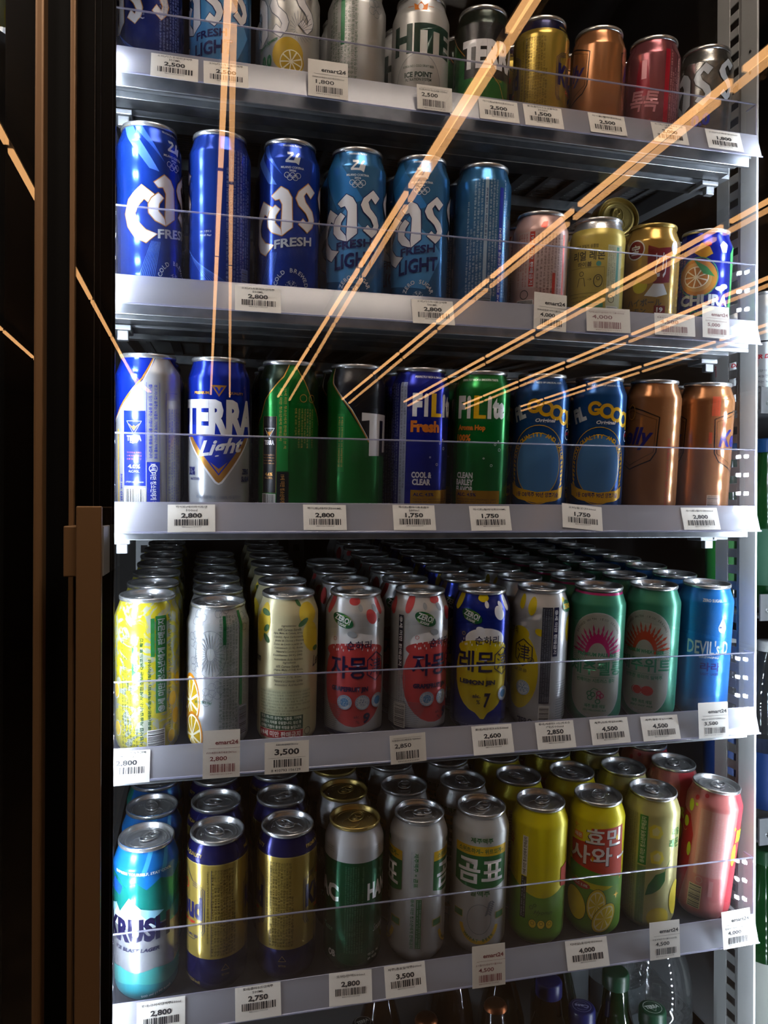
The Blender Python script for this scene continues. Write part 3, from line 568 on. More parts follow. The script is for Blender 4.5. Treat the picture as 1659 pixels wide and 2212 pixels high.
ar.text('KRUSH', -12, 82, 74, 26, ink('1A1740'), .05, slope=.05); ar.text('ICE BLAST LAGER', -12, 61, 50, 4.2, ink('1A1740'), .04, .2); ar.text('EXPRESS YOURSELF, STAY COOL', -4, 143, 62, 3.6, PALE, .04)
ar.poly([(-52, 34), (-30, 40), (-12, 36), (8, 40), (30, 36), (52, 42), (52, 14), (-52, 14)], ink('3E9C98')); ar.poly([(-52, 4), (52, 4), (52, 24), (20, 20), (-10, 25), (-52, 18)], ink('1D7E8A')); ar.text('500 ml (190 kcal)', 10, 11, 32, 4, PALE, .02, slope=.1)
D['teal_ice'] = Design('tall teal can with ice mountain', 168, [(168, paint('1E9088'))], ar)
def kloud(x):
    ar = Art(); nv = ink('1A1C52'); g = paint('B39A4A')
    ar.para(x-10, x+17, 44, 139, 9, ink('2E250E'), PI/2, .86, seed=41); ar.text('보리맥아추출액 홉펠렛 100% (SAAZ, SAPHIR)', x-13.5, 98, 80, 3, ink('4A3C18'), .01, rot=PI/2)
    ar.line([(x-10, 43), (x-10, 139.5)], .4, nv)
    for c in (x-44, x+55):
        ar.text('Kloud', c, 96, 48, 26, nv, .045, .0, slope=-.03); ar.text('Original Lager', c+3, 79, 26, 5, REDI, .02, .3)
        for k_ in (0, 2.2, 4.4):
            ar.line([(c-24+k_, 66), (c-27+k_, 72), (c-27+k_, 116), (c-20, 122-k_), (c-12, 124-k_)], .6, nv, keep=True); ar.line([(c+24-k_, 66), (c+27-k_, 72), (c+27-k_, 116), (c+20, 122-k_), (c+12, 124-k_)], .6, nv, keep=True)
        ar.line([(c-14, 60), (c+14, 60), (c+18, 64)], .6, nv); ar.text('100% MALT BEER', c+10, 64, 20, 3, nv, .02); ar.line([(c-12, 124), (c-4, 134), (c, 138), (c+4, 134), (c+12, 124)], .7, nv); ar.ring(c, 118, 5, .8, REDI)
        ar.text('PREMIUM QUALITY', c, 152, 46, 4, g, .03)
    ar.line([(x+1, 28), (x+5, 34), (x+9, 28)], .9, g, True); ar.text('알미늄', x+5, 23, 8, 2.5, g); ar.text('500 ml (220 kcal)', x-34, 14, 24, 5, g, .02, slope=-.1)
    return ar
KB = [(41, paint('15164E')), (42, paint('B39A4A')), (144, paint('B49C4C')), (145, paint('D2BE74')), (168, paint('171A58'))]
D['gold_left'] = Design('tall gold can with navy bands', 168, KB, kloud(4))
D['gold_right'] = Design('tall gold can with navy bands', 168, KB, kloud(-9))
ar = Art(); pg = ink('5E8F78'); ar.para(-10, 12, 26, 126, 8, pg, PI/2, seed=51); ar.text('HAC', -40, 95, 46, 20, WHT, .05, slope=-.12); ar.text('HANMAC', 47, 95, 62, 20, WHT, .05); ar.text('OB', -25, 22, 10, 8, WHT, .05); ar.text('Smooth', 34, 50, 18, 8, PALE, .0, .4); ar.text('Taste', -32, 50, 16, 6, pg, .0, .4)
ar.para(18, 34, 14, 24, 2, WHT, 0, .6); ar.para(-44, -24, 138, 146, 3, ink('7C8490'), 0, .55); ar.para(26, 44, 138, 146, 3, ink('7C8490'), 0, .55)
D['green_white'] = Design('tall green can with white top, gold lid', 168, [(130, paint('0C5C3A')), (168, mat('C4C4C8', .55, .33))], ar, GOLD_LID)
def gompyo(x):
    ar = Art(); g = ink('1F6A38'); y = ink('D9B21C')
    for c in (x, x+103, x-103):
        ar.rect(c-33, c+33, 88, 122, g); ar.poly([(c-33, 88), (c-20, 84), (c, 82), (c+20, 84), (c+33, 88)], g, True); ar.rect(c-33, c+33, 122, 133, y); ar.text('스위트하게~ 위트있게~', c, 127.5, 56, 6, g, .04)
        ar.text('곰표', c, 103, 56, 29, WHT, .07); ar.text('제주맥주', c, 140, 26, 6.5, g, .04); ar.text('밀맥주', c, 77, 23, 7, g, .05)
        ar.ring(c, 42, 22, 4.5, y, 40, math.radians(190), math.radians(350), ry=24); ar.arc('WHEAT BEER', c, 42, 22, 225, 315, 3.6, g, .03); ar.ring(c, 46, 14, .5, GRY, ry=18)
        for s_ in (-1, 1): ar.rect(c+s_*26-6, c+s_*26+6, 45, 53, g); ar.line([(c+s_*26-6, 45), (c+s_*26+6, 45), (c+s_*26+6, 53), (c+s_*26-6, 53)], .7, y, True)
        for i in range(7): ar.ell(c+8+i*.6, 52+i*2.4, 2.6, 1, GRY, 8, .7, keep=i > 0); ar.ell(c+12+i*.6, 52+i*2.4, 2.6, 1, GRY, 8, -.7+PI, keep=True)
        ar.text('4.5% 500 ml', c, 12, 16, 2.6, GRY)
    m_ = x+51.5 if x < 0 else x-51.5
    ar.text('제주맥주 × 곰표', m_-2, 114, 40, 5, g, .03, rot=-PI/2); ar.para(m_-8, m_-4, 92, 136, 2, GRY, -PI/2, seed=61); ar.rect(m_-1, m_+5, 22, 80, g); ar.para(m_-.8, m_+4.8, 23, 79, 2, PALE, -PI/2, seed=62); ar.text('⑲세 미만 청소년에게 판매금지', m_-5, 51, 58, 4, g, .03, rot=-PI/2)
    return ar
GW = mat('B4B5B6', .35, .36)
D['bear_side'] = Design('tall white can with two green panels', 168, [(168, GW)], gompyo(51.5))
D['bear_front'] = Design('tall white can with central green panel', 168, [(168, GW)], gompyo(2))
YB = mat('D2C70E', .25, .33); LG = flat('5F8E22')
def yellow(front):
    ar = Art()
    lim = [(x, 66-9*math.cos((x-5)*PI/52)+5) for x in range(-104, 105, 8)]; ar.poly([(104, 3), (-104, 3)][::-1]+lim[::-1], LG)
    if front:
        R = flat('B23522'); K = INKD
        ar.poly([(-32, 118), (-6, 120), (-6, 138), (36, 142), (40, 76), (20, 74), (-30, 84)], R); ar.poly([(-34, 92), (34, 78), (36, 66), (-34, 74)], flat('4F8A26'))
        ar.text('효민', 10, 128, 46, 22, K, .09, slope=.03); ar.text('효민', 10, 128.5, 44, 21, WHT, .06, slope=.03)
        ar.text('사와', -6, 104, 54, 24, K, .09, slope=.03); ar.text('사와', -6, 104.5, 52, 23, WHT, .06, slope=.03); ar.line([(28, 102), (44, 104)], 3, WHT)
        ar.poly([(-5, 101), (-3, 105), (-1, 101), (-3, 97)], YEL); ar.poly([(24, 128), (26, 132), (28, 128), (26, 124)], YEL)
        ar.rect(-28, -16, 122, 130, flat('D97F1E')); ar.text('레몬', -22, 126, 10, 5, WHT, .04); ar.ell(-16, 66, 12, 4.5, flat('A8382C'), rot=-.1); ar.text('ALC 5.0%', -16, 66, 18, 3.4, WHT, .03, rot=-.1)
        for a, h, r1, r2, t in ((-22, 40, 13, 20, .3), (4, 44, 11, 20, -.1), (14, 28, 12, 20, -.5)):
            ar.ell(a, h, r1+.6, r2+.6, K, 28, t); ar.ell(a, h, r1, r2, flat('D8C21E'), 28, t)
            if a > 0:
                ar.ell(a, h, r1*.86, r2*.86, flat('E6E0B0'), 28, t); ar.n += 1
                for i in range(8):
                    q = 2*PI*i/8; pp = [(0, 0)]+[(.76*math.cos(q+u), .76*math.sin(q+u)) for u in (-.3, 0, .3)]; c_, s_ = math.cos(t), math.sin(t)
                    ar.poly([(a+(u*r1*c_-v*r2*s_), h+(u*r1*s_+v*r2*c_)) for u, v in pp], flat('D8C21E'), True)
        for a, h in ((-26, 138), (28, 56)): ar.poly([(a-4, h), (a, h+1), (a+1, h+5), (a+2, h+1), (a+6, h), (a+2, h-1), (a+1, h-5), (a, h-1)], YEL)
    else:
        ar.rect(-20, -13, 86, 134, flat('D8D8D0')); ar.text(AGE, -16.5, 110, 45, 4.4, INKD, .04, rot=PI/2); ar.rect(-20, -13, 34, 85, INKD); ar.para(-19.5, -13.5, 35, 84, 2, PALE, PI/2, seed=71)
        for i, a in enumerate((-4, 6, 16)): ar.ell(a, 30, 4.6, 5.4, INKD); ar.ell(a, 30, 4.2, 5., flat('D8C21E')); ar.ring(a, 31, 2, .4, INKD)
        ar.text('Hyomin', 8, 44, 22, 7, flat('2E4A1A'), .0, .4); ar.ring(-6, 50, 2, .6, flat('2E4A1A')); ar.ring(-2, 53, 1.6, .6, flat('2E4A1A')); ar.para(-27, -25, 74, 112, 1, flat('6B6418'), PI/2)
        ar.text('효민사와', -52, 122, 36, 18, flat('9A2A1A'), .05); ar.poly([(30, 96), (44, 100), (44, 70), (30, 74)], flat('B23522'))
    return ar
D['yellow_plain'] = Design('tall yellow can with white warning strip', 168, [(168, YB)], yellow(False))
D['yellow_front'] = Design('tall yellow can with red panel and lemons', 168, [(168, YB)], yellow(True))
ar = Art(); gg = ink('3E8A44'); ar.rect(-14, -4, 84, 146, gg); ar.text('⑲세 미만 청소년에게 판매금지', -9, 115, 58, 6, ink('D8E4C8'), .03, rot=PI/2); ar.rect(-14, -4, 8, 82, ink('78925E')); ar.para(-13, -5, 10, 80, 3, ink('3C5A36'), PI/2, seed=81); ar.para(-34, -16, 8, 146, 6, ink('7A8A52'), PI/2, seed=82)
for a, h in ((5, 128), (8, 96)): ar.poly([(a-6, h-8), (a-8, h+4), (a-2, h+9), (a+6, h+7), (a+9, h-2), (a+5, h-9)], flat('D3C638')); ar.poly([(a-3, h-5), (a-4, h+2), (a+1, h+6), (a+5, h+1), (a+3, h-5)], flat('D0CC8E'))
ar.poly([(-3, 46), (0, 60), (8, 74), (20, 78), (20, 66), (14, 56), (6, 50)], ink('2C7038')); ar.line([(18, 76), (26, 92)], .7, gg); ar.text('리얼', 34, 126, 14, 10, gg, .05); ar.text('레몬', 32, 112, 18, 12, gg, .05); ar.ell(14, 18, 14, 14, flat('CDB82C')); ar.ell(40, 40, 12, 22, flat('CDB82C'))
D['pale_lemon'] = Design('tall pale lemon can with green strip', 168, [(168, mat('BDB87C', .4, .33))], ar)
ar = Art(); rr = ink('B92A34'); lm = flat('B8C21E'); ar.poly([(-60, 8), (-34, 8), (-24, 60), (-22, 104), (-30, 128), (-60, 132)], rr); ar.poly([(26, 3), (60, 3), (60, 166), (30, 162), (32, 148), (30, 90)], ink('C4404A')); ar.rect(-16, 22, 58, 142, mat('B9807E', .35, .36)); ar.para(-15, 21, 60, 141, 9, ink('DCB0AC'), PI/2, seed=91)
for a, h, r1, r2 in ((-26, 84, 3, 9), (-30, 140, 4, 8), (-22, 144, 2, 2), (33, 88, 4, 14), (30, 122, 1.4, 2), (-36, 116, 5, 7)): ar.ell(a, h, r1, r2, lm)
ar.ell(-12, 158, 3, 2.4, rr); ar.ell(-24, 152, 3, 3, rr); ar.ring(-38, 108, 5, .7, GOLDI, t0=3.3, t1=6); ar.bars(-18, -4, 16, 44, INKD, flat('C4B88C'), True, 9); ar.ring(-8, 52, 4, .8, ink('D8B0A8')); ar.rect(4, 9, 34, 54, mat('B9807E', .35, .36)); ar.text('RRUS', 46, 112, 26, 16, lm, .05)
D['pink_red'] = Design('tall pink can with red sides', 168, [(168, mat('B56A68', .35, .33))], ar)

# short cans ------------------------------------------------------
ar = Art(); cass_word(ar, -30, -28, WHT, GOLDI, .85); ar.text('QR 스캔하고', -13, 52, 14, 2.4, WHT); ar.text('카스로 Play!', -13, 48, 14, 2.4, WHT, .03); ar.para(8, 34, 8, 110, 7, ink('8FA3D8'), seed=101)
for i in range(9): ar.line([(-42+i*2, 40-i*2), (-10+i*2.5, 3)], .35, ink('5A86E6'), keep=i > 0)
D['s_blue'] = Design('short dark blue can', 122, [(122, BLU2)], ar)
def small_cass(x, dy, e, lo, k=1.): ar = Art(); cass_word(ar, x, dy, WHT, e, k); return ar
ar = Art(); ar.poly([(-50, 60), (0, 96), (34, 50), (10, 6), (-40, 6)], ink('4E93CC')); cass_word(ar, -22, -20, WHT, NAVY, .95); ar.text('FRESH', -10, 44, 34, 8, NAVY, .03, slope=.14); ar.text('LIGHT', -8, 30, 42, 14, NAVY, .03, slope=.14); ar.arc('ZERO SUGAR', -2, 2, 14, 165, 20, 4.5, PALE)
D['s_light'] = Design('short light blue can with white blackletter', 122, [(122, LBL)], ar)
ar = Art(); cass_word(ar, -26, -20, WHT, GRY, .95); ar.ell(-2, 34, 17, 17, ink('C4A21C')); slice_(2, 26, 14, 14, ink('C4A21C'), ink('C4A21C')); ar.text('Lemon Squeeze', -26, 46, 26, 5, GRN, .03, .2, slope=.3); ar.text('0.0', -27, 28, 14, 14, GRN, .05)
for i in range(20): ar.line([(10+4*math.cos(i*.3), 60+4*math.sin(i*.3)), (14+14*math.cos(i*.3+.2), 64+16*math.sin(i*.3+.2))], .4, GRY, keep=i > 0)
D['s_lemon'] = Design('short silver can with lemon slice', 122, [(122, mat('B5B5B2', .7, .33))], ar)
ar = Art(); ar.rect(-18, -13, 55, 105, GRN); ar.para(-34, 2, 14, 108, 9, ink('2C5C40'), PI/2, .82, seed=111); ar.rect(-12, -8, 4, 26, INKD)
for i in range(5): ar.ring(22+math.cos(i*1.26)*5, 96+math.sin(i*1.26)*6, 4, .45, GRY, 14, keep=i > 0)
D['s_print'] = Design('short silver can with green small print', 122, [(122, mat('A9AAA9', .7, .35))], ar)
ar = Art(); dg = ink('12352C'); ar.text('HITE', 4, 72, 74, 32, dg, .05, slope=.0); ar.line([(-16, 107), (-9, 107)], .8, ORG); ar.line([(9, 107), (16, 107)], .8, ORG); ar.poly([(-7, 102), (-9, 111), (-4, 108), (0, 113), (4, 108), (9, 111), (7, 102)], ORG); ar.ell(0, 106, 3, 4, WHT); ar.ell(-1, 22, 27, 34, mat('B0B0AE', .6, .35)); ar.ring(-1, 22, 27, .5, GRY, ry=34); ar.text('KOREA NO.1 COLD DRAFT BEER', -1, 42, 36, 2.6, dg, .02); ar.text('ICE POINT', -1, 33, 32, 6, dg, .04); ar.text('FILTRATION SYSTEM', -1, 27.5, 30, 3, dg, .02); ar.line([(-5, 18), (5, 18), (4, 10), (0, 5), (-4, 10)], 1, dg, True); ar.ell(0, 13, 2.5, 3, dg)
D['s_white'] = Design('short white can with dark green capitals', 122, [(108, mat('BFBFBD', .5, .33)), (122, SILV)], ar)
ar = Art(); ar.poly([(-52, 2), (-52, 100), (-34, 80), (-22, 62), (30, 20), (52, 10), (52, 2)], paint('1E7A34')); ar.rect(-20, 40, 22, 100, BLK); ar.rect(-20, 40, 3, 40, paint('1E7A34')); ar.line([(-44, 96), (-34, 82), (-20, 66)], 1, GOLDI); ar.text('TERRA', 16, 66, 78, 32, WHT, .055); ar.line([(10, 46), (24, 34), (34, 14)], 1, GOLDI); ar.text('FROM', 22, 38, 9, 3, GOLDI)
D['s_green'] = Design('short green can with white capitals', 122, [(122, paint('28302A'))], ar)
ar = kloud(-8); ar2 = Art(); ar2.n = 0
for v, f, m, ly in ar.it: ar2.it.append(([(x, (y-42)*.95+4) for x, y in v], f, m, ly))
D['s_gold'] = Design('short gold can with navy top', 122, [(106, paint('A8903F')), (122, paint('1B1C40'))], ar2)
D['s_copper'] = Design('short copper can with navy script', 122, [(122, COP)], kelly(-40, 68, .9))
ar = Art(); pk = ink('C98A92'); ar.rect(16, 22, 6, 104, ink('A5122E')); ar.para(23, 40, 8, 104, 5, ink('D9A4A8'), PI/2, seed=121); ar.poly([(-20, 50), (-16, 92), (-6, 92), (0, 50)], ink('8E1B30')); ar.text('톡톡', -8, 44, 36, 24, pk, .04, rot=-.15); ar.text('이슬', -8, 14, 32, 16, ink('A4525E'), .03); ar.bars(24, 34, 4, 16, INKD, BARW); ar.rect(-12, -6, 70, 92, pk)
D['s_pink'] = Design('short pink can with red stripe', 122, [(122, paint('8E5058'))], ar)
ar = Art(); cass_word(ar, -16, -24, PALE, BLK, .95); ar.text('FRESH', -2, 42, 34, 6, INKD, .03, slope=.14); ar.text('0.0', -2, 30, 22, 15, ink('2236A8'), .05, slope=.1); ar.arc('ALCOHOL FREE', 0, -4, 20, 140, 30, 5, ink('3A4AA0')); ar.line([(-20, 30), (-36, 4)], .8, INKD)
D['s_clear'] = Design('short silver can with blue numerals', 122, [(122, mat('8A8A88', .9, .22))], ar)
ar = Art(); r3 = ink('C23A32'); ar.text('▲', 4, 105, 7, 6, ink('D2432A')); ar.poly([(0, 102), (3, 108), (9, 109), (8, 103), (5, 100)], ink('D2432A')); ar.rect(-12, -6, 34, 96, r3); ar.text('19세 미만 판매금지', -9, 65, 58, 4.4, PALE, .04, rot=-PI/2); ar.rect(-30, 44, 32, 97, mat('C4AAA6', .35, .36)); ar.rect(-12, -6, 34, 97, r3); ar.text('19세 미만 판매금지', -9, 65, 58, 4.4, PALE, .04, rot=-PI/2); ar.para(-28, -14, 34, 95, 4, r3, -PI/2, seed=131); ar.para(-4, 30, 14, 95, 8, ink('4A2A2C'), -PI/2, seed=132); ar.rect(16, 20, 20, 50, r3); ar.rect(30, 33, 10, 95, r3); ar.bars(-26, -6, 4, 18, INKD, BARW, True, 3); ar.ring(-17, 25, 5, .8, INKD)
D['s_blush'] = Design('short pale pink can with red strip', 122, [(122, mat('C4A09C', .4, .33))], ar)
ar = Art(); tk = flat('3A3620'); ar.text('진짜 과일의 상큼함', -12, 87, 28, 4.5, tk, .02); ar.text('리얼 레몬', -10, 76, 40, 11, tk, .04); ar.text('하이볼', -14, 66, 18, 6, tk, .02); ar.ell(3, 66, 3, 3, flat('3C8A7E')); ar.line([(-36, 62), (10, 62), (10, 32), (-36, 32)], .4, tk, True); ar.line([(-22, 40), (-20, 50), (-14, 50), (-12, 40)], .8, tk); ar.ring(-17, 55, 2.6, .7, tk); ar.text('→', -7, 48, 5, 3, tk); ar.ring(3, 46, 5, 1, tk, ry=7); ar.ring(3, 49, 2, .7, tk)
ar.para(-32, 8, 6, 30, 5, tk, 0, .45, seed=141); ar.rect(-28, 10, 15, 20, flat('3C8A6E')); ar.rect(13, 34, 4, 88, flat('B9BC9A')); ar.rect(25, 29, 30, 86, flat('3C8A7E')); ar.para(14, 24, 30, 86, 4, tk, -PI/2, seed=142); ar.bars(15, 30, 4, 16, INKD, BARW, True); ar.ring(20, 25, 4, .8, tk)
D['s_yellow'] = Design('short yellow can with dark lettering', 122, [(108, mat('BFAE55', .3, .34)), (122, ALU_LID)], ar)
ar = Art(); mr = ink('6E1C2A'); ar.ell(-20, 90, 12, 12, PALE); ar.ell(-20, 90, 10.6, 10.6, mr); ar.text('宝', -20, 90, 12, 12, PALE, .03); ar.poly([(-4, 94), (8, 90), (24, 92), (24, 50), (4, 48), (-4, 60)], mr); ar.text('とり', 12, 70, 14, 30, PALE, .03); ar.ell(-12, 46, 9, 9, ink('B8B02C')); ar.ell(-4, 56, 12, 8, ink('C79A3C')); ar.poly([(-6, 34), (4, 48), (16, 48), (22, 36), (8, 32)], PALE); ar.text('ハイボール', -6, 26, 42, 9, INKD, .04); ar.text('レモン', -14, 16, 22, 6, INKD, .03); ar.rect(-34, 20, 2, 12, mat('A8A49C', .5, .3)); ar.rect(6, 20, 0, 22, mr); ar.text('19', 13, 17, 8, 6, PALE, .04); ar.text('세 미', 13, 10, 9, 6, PALE, .04); ar.para(23, 36, 4, 80, 4, INKD, -PI/2, seed=151); ar.ell(30, 92, 5, 8, PALE); ar.ring(30, 92, 4, .6, mr)
GC = paint('B3914A')
D['s_goldred'] = Design('short gold can with maroon panel', 122, [(122, GC)], ar, GOLD_LID)
ar = Art(); ar.poly([(-12, 92), (-4, 104), (6, 98), (10, 90), (0, 84)], ink('C9952C')); ar.ell(4, 102, 4, 3, REDI); ar.poly([(18, 100), (24, 106), (30, 102), (28, 92), (22, 92)], PALE); ar.ell(-6, 62, 24, 22, ink('C9882E'), rot=-.6); ar.ell(-8, 62, 19, 17, ink('D9A860'), rot=-.6); ar.ring(-6, 62, 24, 1.2, ink('4E9A6A')); slice_(-8, 62, 17, 15, ink('BE7A2A'), ink('D9A860')); ar.poly([(-12, 84), (4, 74), (14, 62), (0, 66)], ink('3E9A55')); ar.text('CHURA', 4, 34, 62, 14, PALE, .05); ar.ell(22, 48, 7, 3, PALE); ar.ell(28, 51, 6, 3, PALE); ar.poly([(34, 8), (40, 50), (36, 92), (44, 104), (52, 60), (50, 8)], ink('3E9A55')); ar.text('Okinawa', 4, 18, 34, 7, ink('2E9A6A'), .03, .3); ar.para(-40, -22, 40, 100, 4, GOLDI, -PI/2, seed=161)
D['s_chura'] = Design('short blue can with orange fruit half', 122, [(122, paint('10239A'))], ar)
D['s_plain_gold'] = Design('short gold can', 122, [(122, GC)], None, GOLD_LID)
D['citrus_olive'] = D['citrus']

# ---------------------------------------------------------------- store shell and cooler cabinet
def struct(name, mb_or_box, m=None):
    o = (MB().box(*mb_or_box, m) if m else mb_or_box).build(name); o['kind'] = 'structure'; return o
WALLM = mat('2A2320', 0, .7); FLOORM = mottled('floor_tile', '2E2A27', '3A3530', 6, 0, .35)
struct('floor', (-4, 6, -9, .9, -1.56, -1.5), FLOORM)
struct('ceiling', (-4, 6, -9, .9, 1.40, 1.46), mat('16110E', 0, .8))
struct('wall_rear', (-4, 6, -9.06, -9, -1.5, 1.4), WALLM); struct('wall_left', (-4.06, -4, -9, .9, -1.5, 1.4), WALLM)
struct('wall_right', (6, 6.06, -9, .9, -1.5, 1.4), WALLM); struct('wall_front', (-4, 6, .84, .9, -1.5, 1.4), WALLM)
DECKT = math.tan(TILT)
LIP = [.4573, .2282, 0., -.2474, -.5032]; BASE = [.4835, .2555, .0185, -.2325, -.4875]; FH = [.040, .071, .071, .068, .071]
ROWN = ['top shelf', 'second shelf', 'third shelf', 'fourth shelf', 'fifth shelf']; ORD = ['first', 'second', 'third', 'fourth', 'fifth', 'sixth', 'seventh', 'eighth', 'ninth', 'tenth']

cab = meta(empty('drinks_cooler', (.35, .3, -1.1)), 'dark cabinet of the drinks cooler enclosing all the shelves', 'refrigerator')
def part(name, mb, par):
    o = mb.build(name); o.parent = par; o.matrix_parent_inverse = par.matrix_world.inverted(); return o
bpy.context.view_layer.update()
IN = mat('24201F', .1, .55)
part('back_panel', MB().box(-1.1, 1.7, .64, .66, -1.1, .95, IN), cab)
part('top_panel', MB().box(-1.1, 1.7, -.03, .66, .93, .95, IN), cab); part('bottom_panel', MB().box(-1.1, 1.7, -.03, .66, -1.12, -1.1, DARK), cab)
for x in (-1.1, 1.68): part('side_panel', MB().box(x, x+.02, -.03, .64, -1.1, .93, DARK), cab)
part('mullion', MB().box(-.113, -.040, -.030, .0, -1.1, .93, BLACKM), cab); part('mullion', MB().box(.756, .826, -.030, .0, -1.1, .93, BLACKM), cab)
# slotted shelf standards: real holes between rungs
def standard(x, y0, y1, ya, yb, z0, z1, name='shelf_standard', lab=None, t=.0016, front=None):
    mb = MB(); mb.box(x, x+t, y0, ya, z0, z1, POST); mb.box(x, x+t, yb, y1, z0, z1, POST); p = .0215; z = z0
    while z < z1: mb.box(x, x+t, ya, yb, z, z+.0115, POST); z += p
    if front:
        mb.box(x-.0035, x-.0005, front[0], front[1], z0, z1, POST); mb.box(x-.0035, x+t, front[1]-.001, front[1], z0, z1, POST)
        for z in (.585, .612): mb.lathe([(.0022, 0), (.0016, .001), (.0001, .0012)], DARK, 10, Matrix.Translation((x-.0036, front[0]+.012, z)) @ Matrix.Rotation(-PI/2, 4, 'Y'))
    o = bevel(mb.build(name), .0004, 1); meta(o, lab, 'shelf standard'); return o
standard(.7405, .0545, .108, .066, .083, -1.09, .92, lab='pale grey slotted post along the right ends of the shelves', front=(.0275, .057))
for x, lb in ((.215, 'grey slotted strip on the back panel left of centre'), (-.06, 'grey slotted strip on the back panel behind the leftmost cans'), (.56, 'grey slotted strip on the back panel right of centre')):
    mb = MB(); mb.box(x, x+.008, .630, .638, -1.09, .92, STEEL); mb.box(x+.02, x+.028, .630, .638, -1.09, .92, STEEL); z = -1.09
    while z < .9: mb.box(x+.008, x+.02, .630, .638, z, z+.016, STEEL); z += .03
    meta(mb.build('shelf_standard'), lb, 'shelf standard')

# LED strips: aluminium channel with two columns of bright dots
LEDM = emis('cool_led', (.80, .90, 1.0), LED_POWER); LEDB = emis('cool_led_dim', (.80, .90, 1.0), LED_POWER*.3)
def led_strip(x, y, ang, z0, z1, lab, power=None):
    r = meta(empty('led_strip', (x, y, 0)), lab, 'light strip'); r.rotation_euler.z = ang; mb = MB(); mb.box(-.009, .009, .0, .004, z0, z1, ALU); ch = mb.build('channel', r)
    mb = MB(); z = z0+.01
    while z < z1:
        for sx in (-.0045, .0045): mb.add([(sx-.0018, -.0004, z-.0022), (sx+.0018, -.0004, z-.0022), (sx+.0018, -.0004, z+.0022), (sx-.0018, -.0004, z+.0022)], [(0, 1, 2, 3)], power or LEDM)
        z += .0235
    mb.build('diode', r)['kind'] = 'stuff'
led_strip(-.0335, -.006, math.radians(130), -.95, .47, 'strip of cool white diodes on the left mullion')
led_strip(.7290, -.0215, math.radians(-138), -.95, .47, 'strip of cool white diodes on the right mullion facing the beer cans')
led_strip(.834, -.006, math.radians(140), -.95, .47, 'strip of cool white diodes facing the neighbouring bay on the right', LEDB)
led_strip(-.125, -.010, math.radians(-130), -.95, .47, 'strip of cool white diodes facing the neighbouring bay on the left', LEDB)

# ---------------------------------------------------------------- shelves and price rails
XL, XR = -.062, .7215
def shelf(i, x0, x1, lip, base, label, lanes=10, slats=True):
    r = meta(empty('shelf', ((x0+x1)/2, .061, base)), label, 'shelf', 'grey metal shelves of the cooler'); bpy.context.view_layer.update()
    mb = MB(); b = lip-.008
    mb.prism([(.012, b), (.0165, b), (.0165, lip+.022), (.0125, lip+.022)], x0, x1-.008, BRUSH)
    mb.box(x0, x1-.012, .0165, .034, lip-.001, lip+.002, STEEL); mb.box(x0+.004, x1-.02, .034, .055, b, lip+.006, BRUSH); mb.box(x0, x1-.012, .055, .069, lip-.001, lip+.002, STEEL); mb.box(x0+.004, x1-.022, .069, .098, b, lip+.008, BRUSH)
    bevel(part('front_beam', mb, r), .0006, 1)
    T = Matrix.Translation((0, .061, base)) @ Matrix.Rotation(TILT, 4, 'X')
    mb = MB()
    if slats:
        pitch = (x1-x0)/lanes
        for k in range(lanes+1):
            x = x0+k*pitch; mb.box(x-.007, x+.007, -.035, .52, -.012, -.0015, DECK, T)
            if k < lanes: mb.box(x+.034, x+.040, -.035, .52, -.010, -.0015, DECK, T)
        y = -.030
        while y < .52:
            mb.box(x0, x1, y, y+.0042, -.007, -.0015, DECK, T); y += .0075
        mb.box(x0, x1, -.035, .52, -.0015, -.0004, mat('232427', .2, .35), T)
    else: mb.box(x0, x1, -.035, .52, -.006, -.0004, DECK, T)
    part('roller_deck', mb, r)
    for xa in (x0+.002, x1-.024): part('side_rail', MB().box(xa, xa+.020, -.010, .53, -.030, -.008, STEEL, T), r)
    for ya in (.185, .503): part('cross_bar', MB().box(x0, x1, ya, ya+.02, -.026, -.012, BRUSH, T), r)
    for xa, s in ((x0+.034, 1), (x1-.030, -1)):
        mb = MB(); mb.box(xa-.012, xa+.012, .056, .085, lip-.014, lip-.008, STEEL); mb.box(xa-.003, xa+.009, .060, .068, lip-.024, lip-.012, STEEL); bevel(part('bracket_clip', mb, r), .001, 2)
    return r
def rail(i, x0, x1, lip, fh, label):
    r = meta(empty('price_rail', ((x0+x1)/2, 0, lip)), label, 'price rail', 'clear price rails along the shelf fronts'); bpy.context.view_layer.update()
    mb = MB(); mb.prism([(0, lip), (.0009, lip-.0006), (.0098, lip+.0300), (.0088, lip+.0303)], x0, x1, FILM); part('label_strip', mb, r)
    mb = MB(); mb.tube([(x0, .0003, lip+.0002), (x1+.001, .0003, lip+.0002)], .0011, ACRY_EDGE, 8); mb.tube([(x0, .0093, lip+.0303), (x1, .0093, lip+.0303)], .0006, ACRY_EDGE, 6); part('lip_bead', mb, r)
    mb = MB(); z0 = lip+.029; z1 = z0+fh; mb.box(x0, x1, .0092, .0108, z0, z1, ACRY); mb.box(x1-.0014, x1, .0108, .026, z0, z1, ACRY); part('clear_fence', mb, r)
    mb = MB(); mb.tube([(x0, .0100, z1), (x1-.0007, .0100, z1), (x1-.0007, .026, z1)], .0010, ACRY_EDGE, 6); mb.tube([(x1-.0004, .0096, z0), (x1-.0004, .0096, z1)], .0007, ACRY_EDGE, 6); part('fence_edge', mb, r)
    return r
for i in range(5):
    shelf(i, XL, XR, LIP[i], BASE[i], 'grey metal %s of the beer bay' % ROWN[i])
    rail(i, XL, XR, LIP[i], FH[i], 'clear plastic price rail along the front of the %s' % ROWN[i])
shelf(5, XL, XR, -.875, -.85, 'grey metal bottle shelf below the fifth shelf, mostly out of view', slats=False)

